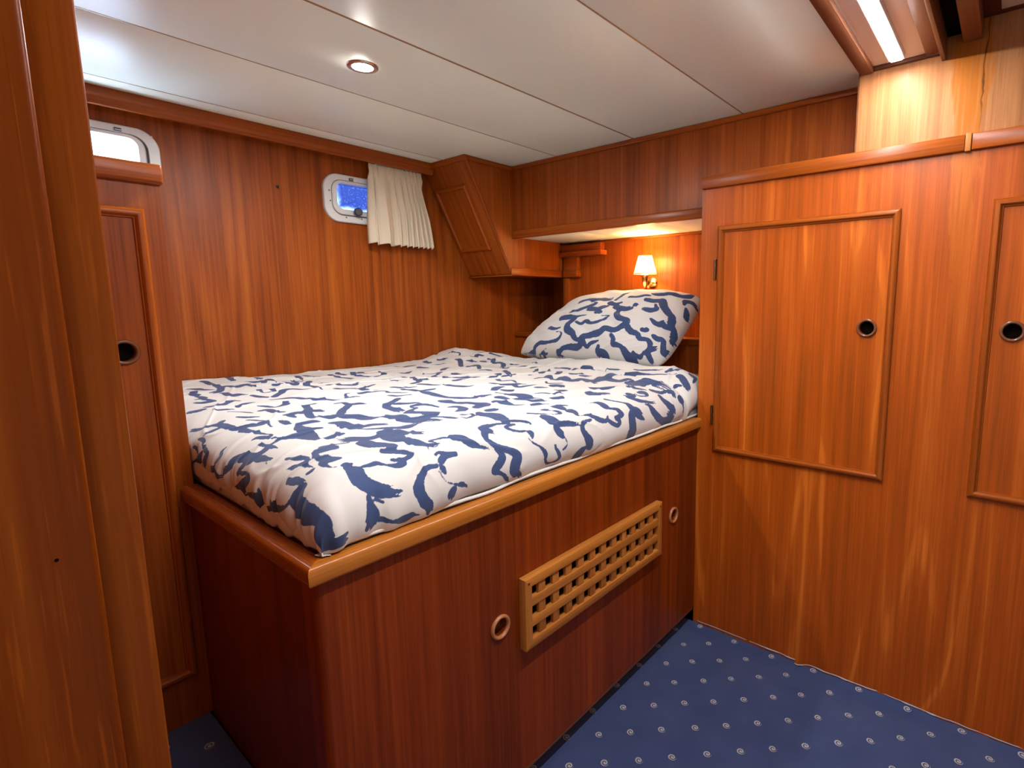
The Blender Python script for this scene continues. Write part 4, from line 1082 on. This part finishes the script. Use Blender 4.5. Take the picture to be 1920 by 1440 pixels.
    [(1.459,0.909,0.023), (1.442,0.86,0.0175)],
    [(1.579,0.943,0.0182), (1.566,0.906,0.0081)],
    [(0.549,0.18,0.0186), (0.538,0.168,0.0189), (0.533,0.156,0.0147), (0.537,0.141,0.0221), (0.551,0.125,0.0219), (0.571,0.113,0.0215), (0.589,0.098,0.0233), (0.593,0.084,0.0312), (0.585,0.069,0.0351), (0.582,0.05,0.0328), (0.6,0.018,0.0232)],
    [(0.477,0.162,0.0261), (0.484,0.148,0.0226), (0.492,0.141,0.0147), (0.503,0.133,0.0106), (0.522,0.126,0.0082)],
    [(0.541,0.12,0.009), (0.551,0.101,0.0194), (0.543,0.087,0.0228), (0.53,0.074,0.0246), (0.52,0.062,0.0204), (0.537,0.054,0.0125), (0.551,0.042,0.0115), (0.57,0.012,0.0117)],
    [(0.667,0.145,0.0071), (0.675,0.135,0.0183), (0.668,0.122,0.0057)],
    [(0.657,0.126,0.0035), (0.662,0.112,0.0053), (0.679,0.089,0.008), (0.692,0.07,0.014), (0.698,0.056,0.0154), (0.698,0.037,0.009), (0.713,0.017,0.0101), (0.735,0.024,0.0097), (0.751,0.032,0.0137), (0.745,0.05,0.0144), (0.735,0.069,0.0142), (0.735,0.079,0.0123)],
    [(0.768,0.129,0.0199), (0.763,0.122,0.0224), (0.768,0.108,0.0257), (0.774,0.094,0.0118)],
    [(0.777,0.09,0.0046), (0.782,0.072,0.0034), (0.78,0.063,0.0071), (0.765,0.057,0.0113)],
    [(0.756,0.175,0.0218), (0.768,0.168,0.0436), (0.773,0.15,0.0441), (0.79,0.132,0.0182), (0.82,0.126,0.018), (0.856,0.118,0.0133)],
    [(0.923,0.129,0.0079), (0.886,0.122,0.0158), (0.87,0.114,0.0144), (0.862,0.096,0.0226), (0.87,0.077,0.0271), (0.879,0.057,0.036), (0.884,0.038,0.0273)],
    [(0.863,0.04,0.0123), (0.848,0.029,0.0283), (0.834,0.014,0.0342), (0.816,0,0.0061)],
    [(0.542,0.004,0.0025), (0.568,0,0.0025)],
    [(0.858,0.176,0.0093), (0.882,0.173,0.0267), (0.881,0.157,0.014), (0.89,0.149,0.0042), (0.924,0.147,0.0092), (0.933,0.143,0.0176), (0.95,0.129,0.024), (0.975,0.114,0.02), (0.994,0.118,0.0156), (1.003,0.127,0.0136)],
    [(0.999,0.108,0.0179), (1.014,0.093,0.019), (1.04,0.082,0.0159), (1.05,0.096,0.0183), (1.041,0.108,0.0179), (1.073,0.112,0.0193), (1.073,0.127,0.0224), (1.065,0.139,0.0154), (1.04,0.15,0.0115), (1.032,0.164,0.0324), (1.029,0.178,0.0259), (1.011,0.194,0.0073), (0.961,0.209,0.0052)],
    [(1.078,0.197,0.0148), (1.094,0.178,0.009), (1.126,0.15,0.0101), (1.136,0.135,0.025), (1.142,0.114,0.0351), (1.161,0.096,0.0456), (1.187,0.072,0.0159)],
    [(1.135,0.106,0.031), (1.116,0.09,0.0372), (1.113,0.063,0.0401), (1.115,0.041,0.0425), (1.108,0.026,0.0573), (1.095,0.014,0.0358)],
    [(1.177,0.184,0.0164), (1.185,0.167,0.0212), (1.207,0.148,0.0234), (1.239,0.135,0.0148), (1.291,0.124,0.0147)],
    [(1.207,0.182,0.0364), (1.225,0.176,0.0136)],
    [(1.227,0.123,0.0057), (1.247,0.114,0.0202), (1.255,0.091,0.0368), (1.272,0.069,0.0351), (1.311,0.041,0.0302), (1.36,0.029,0.0581), (1.369,0.045,0.0435), (1.351,0.065,0.0267)],
    [(1.347,0.145,0.0179), (1.348,0.123,0.0272), (1.368,0.096,0.0348), (1.383,0.075,0.0298), (1.395,0.051,0.0144)],
    [(1.262,0.185,0.0159), (1.286,0.181,0.0272), (1.288,0.173,0.0265), (1.281,0.161,0.0082), (1.245,0.166,0.0088), (1.236,0.177,0.01)],
    [(1.346,0.181,0.026), (1.371,0.159,0.0224), (1.39,0.154,0.0152), (1.428,0.139,0.0239), (1.423,0.123,0.0225)],
    [(1.357,0.268,0.0604), (1.346,0.246,0.067), (1.393,0.244,0.0537), (1.414,0.226,0.0693), (1.418,0.2,0.07), (1.424,0.184,0.07)],
    [(1.28,0.38,0.0215), (1.353,0.397,0.0492), (1.408,0.407,0.0347), (1.444,0.411,0.0382), (1.516,0.416,0.003)],
    [(1.387,0.39,0.0261), (1.349,0.342,0.0557), (1.365,0.327,0.0421), (1.394,0.313,0.0262), (1.391,0.286,0.0179)],
    [(1.519,0.394,0.0067), (1.515,0.374,0.0519), (1.521,0.344,0.0228), (1.515,0.302,0.0137), (1.52,0.253,0.0092), (1.533,0.216,0.0049), (1.56,0.198,0.006)],
    [(1.548,0.186,0.0171), (1.556,0.172,0.0359), (1.545,0.15,0.0424), (1.536,0.132,0.0449), (1.528,0.117,0.0251)],
    [(1.494,0.171,0.0132), (1.514,0.144,0.0102)],
    [(1.288,0.523,0.0167), (1.239,0.473,0.0402), (1.26,0.452,0.035), (1.3,0.441,0.0381), (1.252,0.372,0.0449)],
    [(1.342,0.532,0.0334), (1.387,0.541,0.0323), (1.383,0.515,0.0258)],
    [(1.35,0.481,0.0393), (1.351,0.464,0.0328)],
    [(1.162,0.315,0.0167), (1.164,0.297,0.0341), (1.176,0.276,0.0417), (1.225,0.267,0.0311), (1.266,0.251,0.0164), (1.283,0.226,0.0284), (1.319,0.193,0.0128)],
    [(1.095,0.273,0.0122), (1.094,0.257,0.0511), (1.118,0.257,0.0106)],
    [(1.116,0.244,0.0246), (1.134,0.23,0.0238)],
    [(1.451,0.478,0.0173), (1.529,0.499,0.0049), (1.536,0.471,0.0194), (1.54,0.424,0.0059)],
    [(1.559,0.384,0.0072), (1.552,0.336,0.0146), (1.557,0.28,0.0128), (1.566,0.266,0.0156)],
    [(1.55,0.232,0.0225), (1.578,0.225,0.0212)],
    [(1.587,0.213,0.0177), (1.629,0.206,0.0049), (1.64,0.185,0.0025)],
    [(1.439,0.599,0.0158), (1.513,0.619,0.0231), (1.533,0.588,0.0268), (1.447,0.497,0.0203)],
    [(1.625,0.158,0.0407), (1.618,0.14,0.0181), (1.587,0.123,0.0116)],
    [(1.45,0.098,0.0396), (1.453,0.071,0.0107), (1.455,0.029,0.0096)],
]
PILLOW_STROKES = [
    [(0.321,0.161,0.034), (0.307,0.129,0.034), (0.319,0.101,0.034), (0.358,0.08,0.0284), (0.374,0.064,0.0248), (0.4,0.053,0.0147), (0.426,0.071,0.0309), (0.459,0.083,0.034), (0.5,0.094,0.034), (0.516,0.117,0.034), (0.554,0.114,0.034), (0.586,0.134,0.034), (0.603,0.154,0.034), (0.594,0.18,0.0221)],
    [(0.595,0.171,0.034), (0.553,0.181,0.0288), (0.522,0.216,0.0279), (0.519,0.244,0.0259)],
    [(0.607,0.145,0.0277), (0.634,0.121,0.0293), (0.667,0.114,0.0256), (0.685,0.097,0.0226), (0.712,0.104,0.0222), (0.729,0.09,0.0232), (0.731,0.059,0.0181)],
    [(0.727,0.043,0.0234), (0.744,0.071,0.0283), (0.752,0.082,0.0242)],
    [(0.729,0.049,0.0242), (0.751,0.023,0.0246), (0.769,0.007,0.0163)],
    [(0.557,0.086,0.0187), (0.572,0.07,0.0199), (0.576,0.05,0.023), (0.608,0.047,0.0178), (0.629,0.032,0.0295), (0.646,0.017,0.034), (0.672,0.007,0.034), (0.684,0,0.0234)],
    [(0.669,0.032,0.0148), (0.684,0.024,0.0172), (0.707,0.023,0.0166), (0.713,0.044,0.0144)],
    [(0.422,0.047,0.0328), (0.402,0.03,0.0231), (0.358,0.029,0.0216), (0.326,0.024,0.0156), (0.304,0.012,0.0153), (0.295,0.003,0.0271), (0.323,0,0.0046)],
    [(0.427,0.047,0.024), (0.449,0.031,0.0131), (0.467,0.047,0.0155), (0.498,0.059,0.0096)],
    [(0.502,0.037,0.0169), (0.503,0.02,0.0243), (0.531,0.02,0.0214), (0.543,0.007,0.0261), (0.522,0,0.0163), (0.502,0,0.0121)],
    [(0.05,0,0.0081), (0.094,0,0.01), (0.139,0.007,0.019), (0.15,0.024,0.0165), (0.18,0.041,0.0207), (0.206,0.04,0.0177), (0.244,0.042,0.0134), (0.282,0.051,0.0183), (0.295,0.075,0.0143), (0.281,0.089,0.0074), (0.258,0.089,0.0077)],
    [(0.119,0,0.013), (0.156,0,0.0025), (0.201,0,0.0229), (0.227,0.006,0.0267)],
    [(0.237,0.173,0.034), (0.279,0.175,0.034), (0.324,0.175,0.0202), (0.369,0.191,0.0127)],
    [(0.344,0.143,0.0118), (0.378,0.133,0.016), (0.398,0.149,0.0234), (0.425,0.139,0.0176), (0.458,0.147,0.0211), (0.473,0.17,0.0163), (0.492,0.195,0.0087), (0.456,0.192,0.0113)],
    [(0.256,0.228,0.034), (0.306,0.242,0.0256), (0.349,0.265,0.0292), (0.367,0.283,0.0078), (0.326,0.29,0.0067)],
    [(0.358,0.238,0.034), (0.401,0.235,0.034), (0.424,0.257,0.034), (0.433,0.274,0.0221)],
    [(0.419,0.217,0.034), (0.438,0.212,0.0194)],
    [(0.255,0.297,0.034), (0.294,0.307,0.0225), (0.339,0.307,0.0307), (0.366,0.319,0.034), (0.414,0.317,0.0185), (0.411,0.336,0.0195)],
    [(0.431,0.293,0.0261), (0.467,0.282,0.024), (0.492,0.295,0.0196)],
    [(0.484,0.265,0.0326), (0.521,0.251,0.034), (0.559,0.258,0.034), (0.567,0.269,0.0198)],
    [(0.574,0.284,0.0228), (0.59,0.282,0.0217)],
    [(0.628,0.266,0.02), (0.66,0.262,0.0273), (0.684,0.272,0.024), (0.671,0.298,0.0136)],
    [(0.612,0.318,0.0193), (0.648,0.322,0.034), (0.669,0.345,0.034), (0.699,0.308,0.034), (0.73,0.279,0.034), (0.752,0.264,0.0291), (0.765,0.224,0.0275), (0.781,0.203,0.0223), (0.79,0.168,0.0248), (0.794,0.142,0.017)],
    [(0.686,0.215,0.0125), (0.711,0.199,0.0258), (0.731,0.199,0.0301), (0.735,0.22,0.0181)],
    [(0.739,0.21,0.0211), (0.75,0.2,0.0296), (0.769,0.211,0.0258)],
    [(0.726,0.134,0.0158), (0.745,0.126,0.027), (0.767,0.13,0.021), (0.778,0.099,0.0217), (0.79,0.08,0.0327), (0.798,0.091,0.0277)],
    [(0.615,0.382,0.0296), (0.656,0.389,0.0233), (0.686,0.406,0.034), (0.721,0.407,0.034), (0.747,0.431,0.034), (0.757,0.476,0.0219)],
    [(0.517,0.335,0.0183), (0.561,0.336,0.0157), (0.604,0.349,0.0267)],
    [(0.761,0.36,0.0102), (0.759,0.384,0.0255), (0.779,0.399,0.0261), (0.793,0.391,0.0253), (0.797,0.386,0.0118)],
    [(0.775,0.346,0.0101), (0.783,0.329,0.0187), (0.79,0.299,0.0164), (0.8,0.294,0.0133)],
    [(0.679,0.147,0.026), (0.69,0.151,0.0256), (0.682,0.16,0.0149)],
    [(0.205,0.113,0.0207), (0.237,0.104,0.0181), (0.269,0.111,0.0124)],
    [(0.449,0.317,0.0181), (0.457,0.352,0.0205), (0.467,0.391,0.034)],
]
#STROKES-END
def catmull(pts, step=0.003):
    P = np.array(pts, float)
    if len(P) == 2: P = np.array([P[0], (P[0] + P[1]) / 2, P[1]])
    Q = np.vstack([2 * P[0] - P[1], P, 2 * P[-1] - P[-2]])
    out = []
    for i in range(1, len(Q) - 2):
        p0, p1_, p2_, p3 = Q[i - 1], Q[i], Q[i + 1], Q[i + 2]
        m = max(2, int(np.linalg.norm(p2_[:2] - p1_[:2]) / step))
        tt = np.linspace(0, 1, m, endpoint=False)[:, None]
        out.append(0.5 * (2 * p1_ + (p2_ - p0) * tt + (2 * p0 - 5 * p1_ + 4 * p2_ - p3) * tt ** 2 + (3 * p1_ - p0 - 3 * p2_ + p3) * tt ** 3))
    out.append(P[-1:])
    return np.vstack(out)

def ink_field(FU, FV, strokes):
    """signed distance (positive inside the ink) of every fabric point to the union of strokes."""
    ink = np.full(FU.shape, -0.05)
    for si, st in enumerate(strokes):
        C = catmull([(p[0], p[1], p[2]) for p in st])          # u, v, width
        w = np.maximum(C[:, 2], 0.0015) / 2
        m = w.max() + 0.012
        sel = np.where((FU > C[:, 0].min() - m) & (FU < C[:, 0].max() + m) & (FV > C[:, 1].min() - m) & (FV < C[:, 1].max() + m))
        if len(sel[0]) == 0: continue
        pu, pv = FU[sel], FV[sel]
        seg = np.linalg.norm(np.diff(C[:, :2], axis=0), axis=1); s = np.concatenate([[0], np.cumsum(seg)])
        tn = np.gradient(C[:, :2], axis=0); tn /= np.linalg.norm(tn, axis=1)[:, None] + 1e-9
        best = np.full(pu.shape, -0.05)
        for c0_ in range(0, len(pu), 20000):
            a_, b_ = pu[c0_:c0_ + 20000], pv[c0_:c0_ + 20000]
            dx = a_[:, None] - C[None, :, 0]; dy = b_[:, None] - C[None, :, 1]
            d = np.sqrt(dx * dx + dy * dy)
            k = np.argmax(w[None, :] - d, axis=1)
            i_ = np.arange(len(a_))
            val = (w[None, :] - d)[i_, k]
            cross = dx[i_, k] * -tn[k, 1] + dy[i_, k] * tn[k, 0]
            # dry-brush streaks towards the far end of each stroke, bristle-wide, plus a slightly rough edge
            e = s[k] / max(s[-1], 1e-6)
            bris = vnoise(100 + si, cross * 330.0, s[k] * 7.0)
            dry = np.clip((e - 0.80) / 0.20, 0, 1)
            val = val - dry * np.clip(bris + 0.15, 0, 1) * 1.3 * w[k]
            val = val + 0.0012 * vnoise(200 + si, cross * 150.0 + s[k] * 60, s[k] * 190.0)
            best[c0_:c0_ + 20000] = val
        ink[sel] = np.maximum(ink[sel], best)
    return ink

#FABRIC-BEGIN
DX0, DX1, DY0, DY1 = 0.392, 1.955, 0.880, 2.262      # duvet plan
def edge_profile(L, H, tuck, ex=1.6):
    """cross-section of a rolled-over edge: fabric distance from hem -> (inset, height drop)."""
    n = 400
    d = np.linspace(0, L, n); f = d / L
    ang = np.radians(-tuck + (90 + tuck) * (1 - (1 - f) ** ex))
    dx = np.sin(ang); dz = np.cos(ang)
    x = np.concatenate([[0], np.cumsum((dx[1:] + dx[:-1]) / 2 * (L / (n - 1)))])
    z = np.concatenate([[0], np.cumsum((dz[1:] + dz[:-1]) / 2 * (L / (n - 1)))])
    x = x - x.min()
    return d, x, (z[-1] - z) * (H / z[-1])

def duvet_surface(step=0.003):
    """returns world points and fabric coordinates of the duvet sheet."""
    Lx, Ly = DX1 - DX0, DY1 - DY0
    exs = 0.10
    u = np.arange(0, Lx + 2 * exs, step); v = np.arange(0, Ly + exs, step)
    U, V = np.meshgrid(u, v, indexing='ij')
    dF, xF, zF = edge_profile(0.23, 0.134, 35, 1.4)      # foot
    dS, xS, zS = edge_profile(0.27, 0.140, 35, 1.35)      # long front side
    dH, xH, zH = edge_profile(0.12, 0.070, 10)      # head end
    tot = Lx + 2 * exs
    def mapx(a):
        x = np.interp(a, dF, xF); x = np.where(a > dF[-1], xF[-1] + (a - dF[-1]), x)
        return x
    xin = mapx(U)
    dropF = np.interp(U, dF, zF)
    r = tot - U
    dropH = np.interp(r, dH, zH)
    X = DX0 + xin
    over = DX0 + mapx(np.array([tot]))[0]
    X = DX0 + (X - DX0) * (DX1 - DX0) / (over - DX0)
    yin = np.where(V > dS[-1], xS[-1] + (V - dS[-1]), np.interp(V, dS, xS))
    yend = xS[-1] + (v[-1] - dS[-1])
    Y = DY0 + yin * (DY1 - DY0) / yend
    dropS = np.interp(V, dS, zS)
    # the foot hem climbs away from the front corner
    dropF = dropF * (np.clip(1.0 - 0.20 * (Y - 0.95) / 0.6, 0.55, 1.0) - 0.06 * np.clip((Y - 0.93) / 0.10, 0, 1))
    drop = (dropF ** 2.2 + dropS ** 2.2 + dropH ** 2.2) ** (1 / 2.2)
    drop = np.minimum(drop, 0.146 + 0 * drop)
    top = 0.962 + 0 * X
    top += 0.016 * np.exp(-((X - 0.62) / 0.35) ** 2) * np.clip((Y - 1.6) / 0.6, 0, 1)
    top += 0.040 * np.exp(-((X - 1.70) / 0.17) ** 2) * np.exp(-((Y - 2.15) / 0.22) ** 2)
    top += 0.010 * np.exp(-((X - 1.25) / 0.5) ** 2) * np.exp(-((Y - 1.45) / 0.35) ** 2)
    # turned-back roll near the pillow, with the crease in front of it
    xc = 1.700 + 0.05 * np.clip((Y - 1.2) / 0.6, 0, 1) + 0.012 * np.sin(Y * 11) - 0.10 * np.clip((Y - 1.75) / 0.4, 0, 1)
    k = np.clip((2.05 - Y) / 0.5, 0.35, 1)
    top += k * (0.034 * np.exp(-((X - xc - 0.115) / 0.085) ** 2) - 0.020 * np.exp(-((X - xc) / 0.013) ** 2) + 0.010 * np.exp(-((X - xc + 0.05) / 0.04) ** 2))
    # soft undulation and creases
    top += 0.006 * vnoise(21, X * 4.0, Y * 4.5) + 0.0035 * vnoise(22, X * 9 + Y * 3, Y * 8)
    wr = vnoise(23, X * 3 + Y * 9, Y * 4 - X * 2)
    top += 0.0045 * np.exp(-(wr / 0.09) ** 2)
    wr2 = vnoise(34, X * 7 - Y * 3, Y * 6 + X * 2)
    top += 0.0030 * np.exp(-(wr2 / 0.07) ** 2) + 0.0020 * vnoise(35, X * 22, Y * 20)
    far = np.clip((Y - 1.75) / 0.4, 0, 1) * np.clip((X - 1.2) / 0.3, 0, 1)
    top += far * (0.008 * vnoise(24, X * 16 + Y * 6, Y * 14) + 0.005 * np.abs(vnoise(25, X * 26, Y * 22)))
    Z = top - drop
    # gathers in the hanging sides: pleats perpendicular to the hem, strongest at the corner
    sF = np.clip(dropF / 0.13, 0, 1); sS = np.clip(dropS / 0.136, 0, 1)
    pl = vnoise(26, Y * 30, 0 * Y) + 0.5 * vnoise(27, Y * 75, 0 * Y)
    pl = np.abs(pl) * 1.3 - 0.3
    X = X - sF * (1 - 0.35 * sF) * 0.013 * pl
    ps = vnoise(28, X * 14, 0 * X) * 0.8 + vnoise(29, X * 38, 0 * X) * np.exp(-((X - 0.42) / 0.16) ** 2)
    Y = Y + sS * (1 - 0.45 * sS) * 0.012 * ps
    Z = Z + sS * (1 - sS) * 0.020 * vnoise(30, X * 8, 0 * X)
    X = np.where(Y > 1.49, np.maximum(X, 0.3915), X)
    Z = np.maximum(Z, 0.8215 + 0.004 * (1 + vnoise(33, X * 20, Y * 20)))
    return np.stack([X, Y, Z], -1), U, V

PC = np.array([[1.890, 1.985, 0.975], [1.905, 1.085, 0.962], [2.185, 1.020, 1.276], [2.195, 1.745, 1.258]])   # BL BR TR TL
def pillow_surface(n=230, m=150):
    """front and back sheets of the pillow; fabric coordinates in metres on the front sheet."""
    s = np.linspace(0, 1, n); t_ = np.linspace(0, 1, m)
    Sg, Tg = np.meshgrid(s, t_, indexing='ij')
    a = 2 * Sg - 1; b = 2 * Tg - 1
    # pull the sides in a little between the corners
    a2 = a * (1 - 0.050 * (1 - b ** 2) ** 1.0); b2 = b * (1 - 0.055 * (1 - a ** 2))
    cr = 1 - 0.115 * np.abs(a * b) ** 3
    s2 = (a2 * cr + 1) / 2; t2 = (b2 * cr + 1) / 2
    base = ((1 - s2) * (1 - t2))[..., None] * PC[0] + (s2 * (1 - t2))[..., None] * PC[1] + (s2 * t2)[..., None] * PC[2] + ((1 - s2) * t2)[..., None] * PC[3]
    nrm = np.cross(PC[3] - PC[0], PC[1] - PC[0]); nrm = nrm / np.linalg.norm(nrm)
    if nrm[0] > 0: nrm = -nrm
    prof = (np.clip(1 - np.abs(a) ** 2.8, 0, 1) ** 0.56) * (np.clip(1 - np.abs(b) ** 2.8, 0, 1) ** 0.56)
    rim = np.clip(1 - prof * 1.6, 0, 1)
    w = 0.010 * vnoise(41, a * 5 + b * 4, b * 3) * prof + 0.006 * rim * vnoise(42, np.arctan2(b, a) * 9, 0 * a) * (prof > 0)
    w += 0.0045 * np.exp(-(vnoise(43, a * 4 - b * 6, b * 2.2 + a) / 0.12) ** 2) * prof
    F = base + nrm * (0.145 * prof + w * np.clip(prof * 4, 0, 1))[..., None]
    B = base - nrm * (0.085 * prof)[..., None]
    return F, B, Sg * 0.80, Tg * 0.50
#FABRIC-END

PD, FU, FV = duvet_surface()
dv = link_mesh('duvet', grid_mesh('duvet', PD, ink_field(FU, FV, DUVET_STROKES)), 'print', None, base=(1.2, 1.5, 0.83))
dv['label'] = 'white duvet with navy brush-stroke clouds spread over the bed'; dv['category'] = 'duvet'
xs_ = np.linspace(0.425, 1.93, 120)
tube('piping', [(x, 0.8915 + 0.0025 * float(vnoise(51, x * 13, 0.0)), 0.8275 + 0.0022 * float(vnoise(52, x * 9, 0.0))) for x in xs_], 0.0042, 'sheet', dv, 8)
PFr, PBk, SU, SV = pillow_surface()
n_, m_ = PFr.shape[:2]
idx = np.arange(n_ * m_).reshape(n_, m_)
qf = np.stack([idx[:-1, :-1], idx[:-1, 1:], idx[1:, 1:], idx[1:, :-1]], -1).reshape(-1, 4)
qb = np.stack([idx[:-1, :-1], idx[1:, :-1], idx[1:, 1:], idx[:-1, 1:]], -1).reshape(-1, 4) + n_ * m_
co = np.vstack([PFr.reshape(-1, 3), PBk.reshape(-1, 3)])
inkp = ink_field(SU, SV, PILLOW_STROKES)
pw = link_mesh('pillow', raw_mesh('pillow', co, np.vstack([qf, qb]), np.concatenate([inkp.ravel(), np.full(n_ * m_, -0.05)])), 'print', None, base=(2.05, 1.5, 0.98))
bm = bmesh.new(); bm.from_mesh(pw.data); bmesh.ops.remove_doubles(bm, verts=bm.verts[:], dist=0.0004); bmesh.ops.recalc_face_normals(bm, faces=bm.faces[:]); bm.to_mesh(pw.data); bm.free()
pw['label'] = 'plump pillow in navy brush-stroke print leaning on the headboard'; pw['category'] = 'pillow'

# ================================================================== LAMPS
# brass reading lamp on the headboard wall
wlm = thing('wall_lamp', 'small brass wall lamp with a glowing cream shade above the pillow', 'lamp', (XH, 1.392, 1.338))
lx, ly = 2.205, 1.376
lathe('back_plate', [(0, 0.016), (0.010, 0.016), (0.020, 0.012), (0.027, 0.007), (0.030, 0.003), (0.030, 0.0)], (XH, 1.392, 1.336), (-1, 0, 0), 'brass', wlm, 32)
tube('arm', [(XH - 0.012, 1.391, 1.334), (XH - 0.035, 1.388, 1.322), (XH - 0.060, 1.384, 1.311), (XH - 0.080, 1.380, 1.310), (lx + 0.004, ly + 0.001, 1.316), (lx, ly, 1.328)], [0.007, 0.0075, 0.0085, 0.009, 0.009, 0.010], 'brass', wlm, 16)
lathe('cup', [(0, 0.0), (0.009, 0.0), (0.0125, 0.010), (0.0145, 0.030), (0.0150, 0.040), (0.0205, 0.043), (0.0205, 0.050), (0.012, 0.052), (0, 0.052)], (lx, ly, 1.322), (0, 0, 1), 'brass', wlm, 28)
bm = bmesh.new(); bm_lathe(bm, [(0.0545, 1.379), (0.0535, 1.380), (0.0310, 1.461), (0.0320, 1.462)], (lx, ly, 0), (0, 0, 1), 40)
sh = link_mesh('shade', bm_mesh(bm), 'shade', wlm, smooth_angle=50)
for rr_, zz in ((0.0548, 1.379), (0.0322, 1.462)):
    lathe('shade_band', [(rr_ - 0.0008, -0.002), (rr_ + 0.0006, -0.002), (rr_ + 0.0006, 0.002), (rr_ - 0.0008, 0.002)], (lx, ly, zz), (0, 0, 1), 'seam_gold', sh, 40, closed=True)
lathe('bulb', [(0, 0.0), (0.007, 0.0), (0.010, 0.012), (0.010, 0.022), (0.005, 0.038), (0, 0.042)], (lx, ly, 1.375), (0, 0, 1), 'bulb', wlm, 20)
pl = bpy.data.lights.new('reading_light', 'POINT'); pl.energy = P_LAMP; pl.color = (1.0, 0.62, 0.30); pl.shadow_soft_size = 0.012
plo = bpy.data.objects.new('reading_light', pl); COL.objects.link(plo); plo.parent = wlm
plo.location = Vector((lx, ly, 1.430)) - BASE['wall_lamp']

def downlight(x, y, label, power):
    t = thing('downlight', label, 'light', (x, y, ZC), group='recessed ceiling downlights')
    lathe('bezel', [(0.027, -0.002), (0.028, 0.004), (0.036, 0.0055), (0.0405, 0.004), (0.042, 0.0), (0.027, -0.002)], (x, y, ZC), (0, 0, -1), 'chrome', t, 40)
    lathe('lens', [(0, 0.0045), (0.014, 0.0042), (0.0275, 0.0012), (0.0275, 0.0002)], (x, y, ZC), (0, 0, -1), 'lens', t, 36)
    li = bpy.data.lights.new('downlight_beam', 'SPOT'); li.energy = power; li.color = NEUTRAL
    li.spot_size = math.radians(180); li.spot_blend = 0.6; li.shadow_soft_size = 0.026
    lo = bpy.data.objects.new('downlight_beam', li); COL.objects.link(lo); lo.parent = t; lo.location = (0, 0, -0.012)
downlight(0.862, 1.457, 'round recessed downlight glowing in the white ceiling over the bed', P_SPOT * 1.12)
downlight(0.55, 0.62, 'added unseen fill light in the ceiling just inside the doorway', P_SPOT * 0.10)  # unseen fixture added as fill for the cabin
downlight(-0.52, 0.95, 'added unseen fill light in the passage behind the doorway', P_SPOT * 4.0)  # added out of view; its light bounces off the passage walls as fill
downlight(-0.52, -0.30, 'added unseen fill light in the passage facing the doorway', P_SPOT * 0.25)  # added out of view to send fill through the doorway
